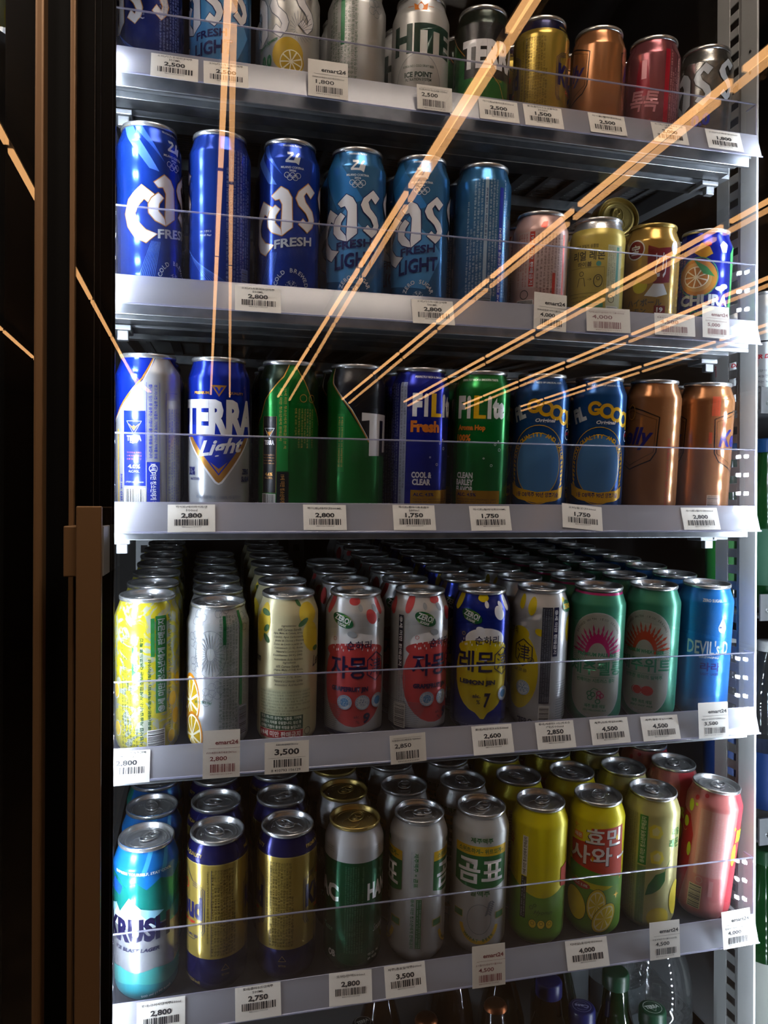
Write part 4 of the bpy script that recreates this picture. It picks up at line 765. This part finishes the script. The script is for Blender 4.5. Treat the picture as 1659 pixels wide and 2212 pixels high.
# ---------------------------------------------------------------- cans
PITCH = .0756
ROWS = [['s_blue', 's_light', 's_lemon', 's_print', 's_white', 's_green', 's_gold', 's_copper', 's_pink', 's_clear'],
        ['blue_turned', 'blue_back', 'blue', 'light', 'light', 'light_back', 's_blush', 's_yellow', 's_goldred', 's_chura'],
        ['terra_light_back', 'terra_light', 'green_back', 'green_front', 'filite_blue', 'filite_green', 'filgood', 'filgood', 'copper', 'copper_back'],
        ['citrus', 'white_citrus', 'cream_lemon', 'grapefruit', 'grapefruit_turned', 'lemon_blue', 'lemon_silver', 'jeju_pink', 'jeju_orange', 'sky_blue'],
        ['teal_ice', 'gold_left', 'gold_right', 'green_white', 'bear_side', 'bear_front', 'yellow_plain', 'yellow_front', 'pale_lemon', 'pink_red']]
DEPTH = [[2]*10, [3, 3, 3, 3, 3, 3, 2, 2, 2, 2], [3, 3, 3, 3, 4, 4, 4, 4, 4, 4], [7, 6, 7, 4, 8, 8, 8, 8, 8, 8], [4]*10]
rr_ = random.Random(3)
for i, row in enumerate(ROWS):
    for k, key in enumerate(row):
        d = D[key]
        for n in range(DEPTH[i][k]):
            x = k*PITCH + ((.0025 if k == 0 else 0)); s = .0672*n + .0; y = .061+s*math.cos(TILT); z = BASE[i]+s*math.sin(TILT)
            if n: x += rr_.uniform(-.0012, .0012)
            face = math.atan2(x-CAMX, y-CAMY); lean = 0.
            rot = -face if n == 0 else rr_.uniform(-PI, PI)*(.5 if i != 4 else .25)-face
            if i == 4 and k == 9 and n == 0: lean = math.radians(4.); x += .004
            if i == 2 and k == 7 and n == 0: rot += .14
            where = '%s lane from left on %s' % (ORD[k], ROWN[i]); base_look = ' '.join(d.look.replace(',', '').split(' with ')[0].split(' turned ')[0].split()[:5])
            lb = '%s, front of %s' % (d.look, where) if n == 0 else '%s standing %s from the front in %s' % (base_look, ORD[n], where.replace(' from left', '')+' counted from left')
            if len(lb.split()) > 16: lb = '%s, %s from front in %s' % (base_look, ORD[n], where)
            o = place_can(d, can_matrix(x, y, z, rot, lean), lb, 'cans on the %s' % ROWN[i])
            a = rr_.uniform(-PI, PI) if i != 4 else rr_.uniform(-1.3, 1.3)
            for c in o.children:
                if c.name.split('.')[0] == 'lid': c.rotation_euler.z = a
# gold can lying on top of the row behind
M = Matrix.Translation((.6300, .2560, .4130)) @ Matrix.Rotation(math.radians(-10), 4, 'Z') @ Matrix.Rotation(math.radians(84), 4, 'X')
o = place_can(D['s_plain_gold'], M, 'short gold can lying on its side above the short yellow can, lid to the front', None)

# ---------------------------------------------------------------- price tags
def lay(mb, art, M, up=1.):
    for v, f, m, ly in art.it: mb.add([M @ Vector((x/1000, -.00016-ly*.000018, y/1000)) for x, y in v], f, m)
TK = flat('26262B'); TR = flat('7A3236'); TF = flat('8C6A6E')
def tag(i, x, dz, wd, ht, lines, price, style='n', rot=0., digits='', lab='', seed=0, col=None):
    beta = math.radians(16.4) if style == 'n' else math.radians(3.5)
    yoff = (dz/.0300*.0089)-.0010 if style == 'n' else -.0016
    M = Matrix.Translation((x, yoff, LIP[i]+dz)) @ Matrix.Rotation(-beta, 4, 'X') @ Matrix.Rotation(rot, 4, 'Y')
    mb = MB(); w2 = wd/2; h2 = ht/2; cu = []
    n = 8
    v = [];
    for s in (0, .00015):
        for q in range(n+1):
            for zz in (-h2, h2):
                xx = -w2+wd*q/n; v.append(M @ Vector((xx, s, zz)))
    f = []; o = 2*(n+1)
    for q in range(n): a = 2*q; f += [(a, a+2, a+3, a+1), (o+a, o+a+1, o+a+3, o+a+2), (a, o+a, o+a+2, a+2), (a+1, a+3, o+a+3, o+a+1)]
    f += [(0, 1, o+1, o), (2*n, o+2*n, o+2*n+1, 2*n+1)]; mb.add(v, f, PAPER)
    ar = Art(); W_ = wd*1000; H = ht*1000; c = col or TK
    if style == 'n':
        top = H/2; y = top-(2.6 if len(lines) > 1 else 4.2)
        for t in lines: ar.text(t, 0, y, min(W_*.82, len(t)*(3.1 if len(t) > 6 else 2.3)), 2.9 if len(t) > 6 else 2.4, c, .01, res=1); y -= 3.5
        y = top-12.; ar.text(price, 0, y, 20.5, 6.0, c, .04)
        b1 = y-3.6; b0 = max(-H/2+3.2, b1-6.6); ar.bars(-W_*.36, W_*.38, b0, b1, c, seed=seed+3)
        ar.text(digits or '8801021105633', 0, b0-1.4, 19, 1.3, c, res=1)
    elif style == 'e':
        ar.text('emart24', W_*.14, H*.24, W_*.62, 4.4, c, .03); ar.line([(-W_*.36, H*.12), (W_*.5, H*.12)], .25, c)
        ar.text(lines[0], 0, H*.04-.5, W_*.8, 2.2, c, .01, res=1); ar.text(price, -W_*.08, -H*.10, W_*.46, 5., c, .02); ar.bars(-W_*.3, W_*.38, -H*.38, -H*.21, c, seed=seed+3)
        ar.text('8809415512345', 0, -H*.42, W_*.6, 1.0, c, res=1)
    elif style == 'p':
        ar.line([(-W_*.4, H*.38), (W_*.4, H*.38)], .2, c); ar.text(lines[0], -W_*.04, H*.30, W_*.8, 2.4, c, .01, res=1); ar.text(price, -W_*.14, H*.10, W_*.46, 5.2, c, .02); ar.bars(-W_*.34, W_*.30, -H*.36, -H*.08, c, seed=seed+3); ar.text('8809415512345', 0, -H*.43, W_*.6, 1.1, c, res=1)
    elif style == 'b':
        ar.text(lines[0], 0, H*.40, W_*.5, 2.2, c, .02, res=1); ar.text(price, 0, H*.16, W_*.56, 7.4, c, .035); ar.line([(-W_*.42, -H*.01), (W_*.42, -H*.01)], .2, c); ar.bars(-W_*.3, W_*.34, -H*.30, -H*.06, c, seed=9); ar.text('8 410793 156129', -1, -H*.40, W_*.66, 2.6, c, .01)
    lay(mb, ar, M); o = mb.build('price_tag'); meta(o, lab, 'price tag', 'price tags on the %s' % ROWN[i]); return o
TG = [(0, .0298, .0125, .0462, .0290, ['오비)카스후레쉬캔맥주', '355ML'], '2,500', 'n'), (0, .0807, .0125, .0450, .0285, ['오비)카스라이트캔맥주', '355ML'], '2,500', 'n'), (0, .1857, .0195, .0425, .0400, ['오비)카스레몬스퀴즈제로캔355ml'], '1,800', 'e'),
      (0, .3030, .0150, .0400, .0275, ['하이트)하이트엑스트라콜드캔355ml'], '2,500', 'p'), (0, .3796, .0145, .0470, .0285, ['하이트)테라캔355ml'], '2,500', 'n'), (0, .4338, .0145, .0475, .0290, ['롯데)클라우드논알콜릭캔', '350ml'], '1,500', 'n'),
      (0, .5147, .0160, .0470, .0275, ['하이트)켈리캔355ml'], '2,500', 'n'), (0, .5966, .0150, .0470, .0275, ['하이트)이슬톡톡복숭아캔', '355ML'], '2,000', 'n'), (0, .6714, .0160, .0490, .0275, ['오비)카스제로캔355ml'], '1,800', 'n'),
      (1, .1140, .0133, .0470, .0290, ['오비)카스후레쉬캔맥주', '500ML'], '2,800', 'n'), (1, .3034, .0125, .0480, .0295, ['오비)카스라이트캔맥주', '500ML'], '2,800', 'n'), (1, .4407, .0206, .0400, .0425, ['진로)진로토닉하이볼355ml'], '4,000', 'e'),
      (1, .5137, .0160, .0560, .0280, ['칵테일)리얼레몬하이볼355ml'], '4,000', 'p'), (1, .6008, .0160, .0540, .0260, ['호로요이도리하이볼레몬350ml'], '4,500', 'p'), (1, .6565, .0225, .0370, .0390, ['오키나와)츄라350ml'], '5,000', 'e'),
      (2, .0481, .0144, .0469, .0290, ['하이트)테라라이트캔', '500ml'], '2,800', 'n'), (2, .1850, .0155, .0460, .0280, ['하이트)테라캔500ML'], '2,800', 'n'), (2, .2833, .0155, .0475, .0285, ['하이트)필라이트후레쉬', '500ml'], '1,750', 'n'),
      (2, .3716, .0150, .0480, .0285, ['하이트)필라이트500ML'], '1,750', 'n'), (2, .4846, .0165, .0500, .0290, ['오비)필굿캔500ml'], '1,750', 'n'), (2, .6404, .0150, .0500, .0275, ['하이트)켈리캔500ml'], '2,800', 'n'),
      (3, -.0140, .0135, .0450, .0310, ['오비)카스레몬스퀴즈캔맥', '주500ml'], '2,800', 'n'), (3, .0786, .0216, .0371, .0480, ['카스레몬스퀴즈제로캔473ml'], '2,800', 'e'), (3, .1452, .0134, .0460, .0325, ['프로스트)담레몬캔500ml'], '3,500', 'b'),
      (3, .2759, .0135, .0400, .0305, ['자몽진9.0도(제로슈거)500ml'], '2,850', 'p'), (3, .3754, .0150, .0480, .0310, ['롯데)레몬진7.0도500ml'], '2,600', 'n'), (3, .4519, .0150, .0475, .0300, ['롯데)레몬진9.0도(제로슈', '거)500ml'], '2,850', 'n'),
      (3, .5208, .0150, .0490, .0285, ['제주)위트에일500ML'], '4,500', 'n'), (3, .5870, .0145, .0495, .0280, ['제주)펠롱에일500ML'], '4,500', 'n'), (3, .6552, .0211, .0410, .0420, ['데블스도어라라라거캔맥주500ml'], '3,500', 'e'),
      (4, .0202, .0150, .0470, .0310, ['롯데)크러시캔맥주500ml'], '2,800', 'n'), (4, .1170, .0155, .0470, .0310, ['롯데)클라우드캔맥주', '500ML'], '2,750', 'n'), (4, .2147, .0160, .0465, .0310, ['오비)한맥500ml'], '2,800', 'n'),
      (4, .2754, .0160, .0460, .0310, ['제주)곰표밀맥주500ml'], '3,500', 'n'), (4, .3697, .0215, .0390, .0450, ['오이칠리도진로하이볼355ml'], '4,500', 'e'), (4, .4929, .0155, .0530, .0305, ['칵테일)효민사와500ml'], '4,000', 'n'),
      (4, .5905, .0215, .0400, .0430, ['리얼생레몬하이볼500ml(캔)'], '4,500', 'e'), (4, .6886, .0225, .0400, .0440, ['진로믹스자몽하이볼500ml'], '4,000', 'e')]
cnt = {}
for q, (i, x, dz, wd, ht, ln, pr, st) in enumerate(TG): cnt.setdefault(i, []).append(q)
for q, (i, x, dz, wd, ht, ln, pr, st) in enumerate(TG):
    k = cnt[i].index(q)+1; rot = {19: .10, 32: .03, 11: .05, 14: .02, 37: -.03, 24: -.04}.get(q, rr_.uniform(-.012, .012))
    col = TR if q in (22, 34) else (TF if q in (12, 13, 14) else None)
    tag(i, x, dz, wd, ht, ln, pr, st, rot, '', 'white paper price tag reading %s, %s from the left on the %s rail' % (pr, ORD[k-1], ROWN[i]), q, col)

# ---------------------------------------------------------------- bottles on the bottom shelf
BROWN = mat('1A0C06', 0, .08, 0.5); GREENG = mat('08200F', 0, .08, .5); COPPER = mat('7A4426', .9, .35); BLUEC = mat('141B58', 0, .35); DGC = mat('123A26', 0, .35); CLEARP = clear('clear_pet', .10, (.93, .96, .97), .06, (.6, .65, .68), .03)
SB = -.85
def bottle(x, y, top, glass, cap, label, kind='crown', lab_col=None, capart=None, rad=.034, base=None, group=None):
    base = SB if base is None else base; h = top-base
    r = meta(empty('drink_bottle', (x, y, base)), label, 'bottle', group)
    cr = .0125 if kind == 'crown' else .0150
    mb = MB(); P = [(.001, .004), (rad*.8, .0), (rad*.97, .004), (rad, .012), (rad, h*.52), (rad*.97, h*.58), (rad*.80, h*.68), (rad*.55, h*.80), (cr*1.08, h*.90), (cr, h-.020), (cr, h-.006)]
    mb.lathe(P, glass, 32)
    if lab_col: mb.lathe([(rad+.0003, h*.16), (rad+.0003, h*.48)], lab_col, 32)
    mb.build('glass_body', r)
    mb = MB()
    if kind == 'crown':
        v = []; n = 42
        for rr, z in ((.0146, h-.0068), (.0142, h-.004), (.0128, h-.0008), (.0100, h), (.0002, h+.0002)):
            for i in range(n): q = rr*(1+(.035 if i % 2 and z < h-.003 else 0)); v.append((q*math.sin(2*PI*i/n), -q*math.cos(2*PI*i/n), z))
        f = [(j*n+i, j*n+(i+1) % n, (j+1)*n+(i+1) % n, (j+1)*n+i) for j in range(4) for i in range(n)]; mb.add(v, f, cap, True)
    else:
        v = []; n = 64; R = cr+.0028
        for rr, z in ((R, h-.020), (R, h-.003), (R-.0012, h-.0006), (R-.003, h), (.0002, h)):
            for i in range(n): q = rr*(1-(.018 if i % 2 and z < h-.001 else 0)); v.append((q*math.sin(2*PI*i/n), -q*math.cos(2*PI*i/n), z))
        f = [(j*n+i, j*n+(i+1) % n, (j+1)*n+(i+1) % n, (j+1)*n+i) for j in range(4) for i in range(n)]; mb.add(v, f, cap, True)
    if capart:
        for v, f, m, ly in capart.it: mb.add([Vector((px/1000, py/1000, h+.0004+ly*.00004)) for px, py in v], f, m)
    mb.build('cap', r); return r
def capart(t, c, size, tri=False, rot=0.):
    ar = Art(); ar.ring(0, 0, size*.92, .5, c); ar.text(t, 0, 1 if tri else 0, size*1.45, size*.5, c, .04, rot=rot)
    if tri: ar.line([(-4, -2.5), (4, -2.5), (0, -8)], .8, c, True)
    else: ar.ring(0, 0, size*.62, .4, c, t0=3.4, t1=6.0); ar.ring(0, 0, size*.62, .4, c, t0=.3, t1=2.8)
    return ar
bottle(.425, .115, -.605, BROWN, COPPER, 'brown bottle with a copper crown cap, nearest the middle of the bottom shelf')
bottle(.339, .135, -.623, BROWN, COPPER, 'brown bottle with a copper crown cap, left of the other copper cap')
bottle(.260, .154, -.631, GREENG, mat('15181A', .3, .35), 'green bottle with a black cap printed with white capitals', capart=capart('TERRA', flat('C8C8C4'), 11, True, .3))
bottle(.519, .156, -.614, BROWN, BLUEC, 'brown bottle with a blue twist cap and long shoulders', 'screw')
bottle(.555, .131, -.640, BROWN, BLUEC, 'brown bottle with a broad blue cap printed in pale blackletter', 'screw', capart=capart('Cass', flat('AEB4D8'), 13, False, 2.7))
bottle(.607, .134, -.601, GREENG, DGC, 'dark green bottle with a ribbed green screw cap under the lemon can', 'screw', mat('1E6A34', 0, .4))
bottle(.645, .106, -.639, GREENG, DGC, 'green bottle with a green cap printed with white capitals and a triangle', 'screw', capart=capart('TERRA', flat('C8D0C8'), 13, True))
bottle(.165, .165, -.655, GREENG, mat('15181A', .3, .35), 'green bottle with a dark cap below the small print gold cans', lab_col=mat('17552F', 0, .4))
bottle(.400, .225, -.560, BROWN, mat('A98B4C', .8, .35), 'brown bottle with a gold neck standing behind the copper caps', lab_col=mat('8A744A', .5, .4))
bottle(.300, .230, -.600, BROWN, COPPER, 'brown bottle with a copper crown cap in the back row')
bottle(.480, .230, -.600, BROWN, COPPER, 'brown bottle with a copper crown cap behind the blue caps')
bottle(.565, .235, -.575, GREENG, DGC, 'green bottle in the back row behind the ribbed green cap', 'screw')
def pet(x, y, base, H, rad, m, capm, label, band=None, group=None, ribs=True):
    r = meta(empty('plastic_bottle', (x, y, base)), label, 'bottle', group); mb = MB()
    P = [(.001, .006), (rad*.7, .0), (rad*.96, .006), (rad, .02)]; z = .03
    while z < H*.60 and ribs: P += [(rad, z), (rad*.955, z+.004), (rad, z+.008)]; z += .016
    P += [(rad, H*.62), (rad*.98, H*.68), (rad*.85, H*.77), (rad*.58, H*.87), (.0145, H*.94), (.0125, H*.95), (.0125, H*.985)]
    mb.lathe(P, m, 40); mb.build('bottle_body', r)
    for k in range(14):
        pass
    MB().lathe([(.0152, H*.945), (.0152, H*.995), (.0145, H), (.0002, H)], capm, 36).build('cap', r)
    if band: MB().lathe([(rad+.0006, H*band[1]), (rad+.0006, H*band[2])], band[0], 40).build('label_band', r)
    return r
pet(.700, .175, -.85, .300, .046, CLEARP, mat('2B7A3A', 0, .4), 'large clear ribbed plastic bottle at the right end of the bottom shelf', (mat('5E6266', 0, .5), .25, .40))
pet(.630, .330, -.85, .330, .044, CLEARP, mat('2B7A3A', 0, .4), 'large clear plastic bottle behind the green screw cap', (mat('5E6266', 0, .5), .30, .50))
pet(.700, .290, -.85, .310, .044, CLEARP, mat('2B7A3A', 0, .4), 'large clear plastic bottle behind the rightmost one', (mat('5E6266', 0, .5), .30, .45))

# ---------------------------------------------------------------- neighbouring bay on the right
RL = [.163, -.118, -.422]
for q, z in enumerate(RL):
    r = meta(empty('shelf', (1.0, .25, z)), 'grey steel shelf with a screwed front plate in the right bay, %s of three' % ORD[q], 'shelf', 'steel shelves of the right bay'); bpy.context.view_layer.update()
    T = Matrix.Identity(4)
    mb = MB(); mb.box(.792, 1.3, .085, .50, z-.003, z, STEEL); part('shelf_plate', mb, r)
    mb = MB(); mb.prism([(.083, z-.006), (.0855, z-.006), (.0855, z+.030), (.083, z+.030)], .792, 1.3, STEEL); part('front_plate', mb, r)
    mb = MB()
    M = Matrix.Translation((.803, .083, z+.008)) @ Matrix.Rotation(PI/2, 4, 'X'); mb.lathe([(.0035, 0), (.0032, .0015), (.0001, .002)], ALU, 16, M); mb.box(-.0026, .0026, -.0004, .0004, .0019, .0024, DARK, M); mb.box(-.0004, .0004, -.0026, .0026, .0019, .0024, DARK, M); part('screw', mb, r)
GSOJ = clear('green_soju_glass', .07, (.08, .42, .14), .10, (.05, .3, .1), .02)
GS = mat('0D3F1B', 0, .1, .5)
def rb(x, y, base, **k): return bottle(x, y, k.pop('top'), k.pop('g'), k.pop('c'), k.pop('l'), base=base, **k)
ar = Art(); ar.rect(-60, 60, 20, 62, SILV); ar.rect(-60, 60, 96, 98, BLK); ar.text('SUPER DRY', -10, 76, 44, 6, REDI, .04, .2); ar.text('SUPER DRY', 60, 76, 44, 6, REDI, .04, .2); ar.rect(-30, -14, 62, 72, REDI); ar.para(-50, 30, 22, 60, 5, ink('202026'), 0, .5, seed=171); ar.line([(-40, 30), (-20, 30), (-20, 22), (-40, 22)], 1, BLK, True)
D['r_silver'] = Design('tall silver can with red and black lettering', 168, [(168, SILV)], ar)
for n, (x, y) in enumerate(((.836, .125), (.905, .125), (.838, .195))):
    place_can(D['r_silver'], Matrix.Translation((x, y, RL[0])) @ Matrix.Rotation(-.6, 4, 'Z'), 'tall silver can with red lettering in the right bay, %s' % ['next to the grey post', 'further right', 'behind the first one'][n], 'silver cans of the right bay')
rb(.842, .130, RL[1], top=.128, g=GS, c=mat('17487E', 0, .35), l='green bottle with a blue screw cap in the right bay', kind='screw', lab_col=mat('3C6E56', 0, .5), rad=.036)
rb(.842, .205, RL[1], top=.128, g=GS, c=mat('17487E', 0, .35), l='green bottle behind the blue capped one in the right bay', kind='screw', lab_col=mat('2E8A3A', 0, .5), rad=.036)
pet(.846, .130, RL[2], .262, .038, CLEARP, mat('D9DBDD', 0, .4), 'clear water bottle with a white cap and blue label in the right bay', (mat('173C7C', .2, .4), .12, .42))
pet(.846, .210, RL[2], .262, .038, CLEARP, mat('D9DBDD', 0, .4), 'clear water bottle behind the first one in the right bay', (mat('173C7C', .2, .4), .12, .42))
rb(.842, .130, -.74, top=-.455, g=GS, c=mat('154A28', 0, .35), l='green bottle with a white label low in the right bay', kind='screw', lab_col=mat('B9BDB6', 0, .5), rad=.037)
r = meta(empty('shelf', (1.0, .25, -.74)), 'grey steel shelf low in the right bay under the green bottle', 'shelf'); bpy.context.view_layer.update(); part('shelf_plate', MB().box(.792, 1.3, .085, .50, -.743, -.74, STEEL), r)

# ---------------------------------------------------------------- neighbouring bay on the left (a sliver at the picture edge)
LB = [('yellow_plain', .2552), ('copper', .0185), ('yellow_plain', -.2325), ('white_citrus', -.4875), ('pale_lemon', .4835)]
LN = ['second', 'third', 'fourth', 'fifth', 'top']
for q, (key, b) in enumerate(LB):
    lip = b-.024
    r = meta(empty('shelf', (-.5, .2, b)), 'pale grey shelf of the left bay, level with the %s beer shelf' % LN[q], 'shelf', 'shelves of the left bay'); bpy.context.view_layer.update()
    mb = MB(); T = Matrix.Translation((0, .061, b)) @ Matrix.Rotation(TILT, 4, 'X'); mb.box(-.9, -.128, -.035, .5, -.006, -.0004, DECK, T); part('roller_deck', mb, r)
    mb = MB(); mb.prism([(0, lip), (.002, lip-.001), (.0108, lip+.030), (.0088, lip+.030)], -.9, -.128, mat('B4B6BC', .2, .4)); mb.box(-.9, -.128, .012, .05, lip-.012, lip, STEEL); part('front_beam', mb, r)
    place_can(D[key], can_matrix(-.1705, .061, b, .4), D[key].look.split(' with ')[0]+' in the left bay, level with the %s beer shelf' % LN[q], None)
    M = Matrix.Translation((-.150, .0025, lip+.015)) @ Matrix.Rotation(math.radians(-16.4), 4, 'X'); mb = MB(); mb.box(-.020, .020, -.0002, 0, -.0145, .0145, PAPER, M); ar = Art(); ar.text('2,800', 2, 3, 19, 5, TK, .03); ar.bars(-15, 18, -9, -2, TK); lay(mb, ar, M)
    meta(mb.build('price_tag'), 'white price tag in the left bay, level with the %s beer shelf' % LN[q], 'price tag')

# ---------------------------------------------------------------- glass doors
def pane(name, x0, x1, y, z0, z1, par, bow=None, thick=.003):
    mb = MB(); nx, nz = (80, 60) if bow else (1, 1)
    for s, yy in ((0, y), (1, y+thick)):
        v = []; f = []
        for i in range(nx+1):
            for j in range(nz+1):
                x = x0+(x1-x0)*i/nx; z = z0+(z1-z0)*j/nz; v.append((x, yy+(bow(x, z) if bow else 0), z))
        for i in range(nx):
            for j in range(nz): a = i*(nz+1)+j; q = (a, a+nz+1, a+nz+2, a+1); f.append(q if s == 0 else q[::-1])
        mb.add(v, f, GLASS, bool(bow))
    o = part(name, mb, par); return o
# slow bow of the inner sheet, as sealed double glazing has
BT = [0.]
for i_ in range(900):
    x_ = -.05+i_*.001; t_ = min(1., max(0., (x_+.01)/.06)); BT.append(BT[-1]-.0184*math.exp(-max(x_, -.02)/.13)*t_*t_*(3-2*t_)*.001)
def bow(x, z):
    z = max(z, -.3); return (BT[int((x+.05)*1000)]+.0024)*(1+1.9*(.337-z))+.0057*z+.013*(z-.195)**2
dr = meta(empty('cooler_door', (.38, -.05, -1.08)), 'double glazed cooler door with black frame and bronze edge in front of the beer cans', 'door'); bpy.context.view_layer.update()
pane('glass_pane', -.054, .79, -.0530, -1.08, .92, dr); pane('glass_pane', -.0385, .775, -.0400, -1.08, .92, dr, bow, .0025)
mb = MB(); mb.box(-.054, -.0205, -.0490, -.0460, -1.08, .92, BLACK_GLOSS); mb.box(.760, .79, -.0490, -.0460, -1.08, .92, BLACK_GLOSS); mb.box(-.050, -.034, -.046, -.026, -1.08, .92, DARK); part('door_frame', mb, dr)
mb = MB(); mb.box(-.0388, -.0383, -.0500, -.0492, -1.08, .92, mat('4A4440', .7, .35)); mb.box(-.0335, -.0332, -.0500, -.0492, -1.08, .92, mat('2A2A30', .7, .35)); mb.box(-.0232, -.0229, -.0500, -.0492, -1.08, .92, mat('2A2A30', .7, .35)); part('seal_line', mb, dr)
mb = MB(); mb.box(-.0590, -.0545, -.0560, -.040, -1.08, .92, BRONZE); bevel(part('edge_trim', mb, dr), .0008, 2)
h = MB().box(-.0450, -.0245, -.1040, -.0970, -.66, .0255, BRONZE); h = bevel(part('handle', h, dr), .0012, 3)
b = MB().box(-.0560, -.0335, -.0975, -.0570, -.0350, .0085, BRONZE); b = bevel(b.build('handle_bracket'), .0010, 2); b.parent = h; b.matrix_parent_inverse = h.matrix_world.inverted()
b = MB().box(-.0262, -.0236, -.0970, -.0540, -.0350, .0085, mat('8E8A86', .6, .3)); b = bevel(b.build('handle_plate'), .0006, 1); b.parent = h; b.matrix_parent_inverse = h.matrix_world.inverted()
dl = meta(empty('cooler_door', (-.5, -.05, -1.08)), 'neighbouring cooler door on the left with black border and bronze edge', 'door'); bpy.context.view_layer.update()
pane('glass_pane', -1.0, -.0885, -.0530, -1.08, .92, dl)
mb = MB(); mb.box(-.1145, -.0885, -.0490, -.0460, -1.08, .92, BLACK_GLOSS); mb.box(-.1145, -.098, -.046, -.032, -1.08, .92, DARK); part('door_frame', mb, dl)
mb = MB(); mb.box(-.0880, -.0800, -.0600, -.040, -1.08, .92, BRONZE); bevel(part('edge_trim', mb, dl), .0022, 2)
mb = MB(); mb.box(-.0800, -.0590, -.044, -.030, -1.08, .92, BLACKM); g = mb.build('door_gasket'); meta(g, 'black rubber gap between the two cooler doors', 'gasket')

# ---------------------------------------------------------------- soft fill panels added above the viewer to brighten the can fronts
LH0 = mat('8A8784', .2, .5)
FILLM = emis('fill_light', (1.0, .86, .72), FILL_POWER)
for n, x in enumerate((-.75, .40)):
    r = meta(empty('fill_panel', (x, -.75, 1.38)), 'square warm fill light panel added above the aisle, %s of the two' % ['left', 'right'][n], 'fill light', 'added fill panels'); bpy.context.view_layer.update()
    part('frame', MB().box(x-.33, x+.33, -1.06, -.44, 1.386, 1.40, LH0), r); part('diffuser', MB().box(x-.30, x+.30, -1.03, -.47, 1.380, 1.386, FILLM), r)
# ---------------------------------------------------------------- warm tube lamps across the store ceiling
LAMPM = emis('warm_lamp', (1.0, .50, .19), LAMP_POWER); LH = mat('1A1512', .3, .5)
for n in range(-3, 6):
    x = .112+.745*n
    r = meta(empty('ceiling_lamp', (x, -4.2, 1.34)), 'warm row of ceiling tubes running towards the cooler, %s' % {-3: 'leftmost row', -2: 'second row from the left', -1: 'third row from the left', 0: 'row right above the viewer', 1: 'first row to the right', 2: 'second row to the right', 3: 'third row to the right', 4: 'fourth row to the right', 5: 'rightmost row'}[n], 'ceiling lamp', 'warm ceiling lamp rows'); bpy.context.view_layer.update()
    part('housing', MB().box(x-.014, x+.014, -7.95, -.25, 1.338, 1.40, LH), r)
    for s in range(8):
        y1 = -.28-s*1.0; mb = MB(); mb.box(x-.0095, x+.0095, y1-.935 if s < 7 else y1-.6, y1, 1.3215, 1.338, LAMPM); part('tube', mb, r)
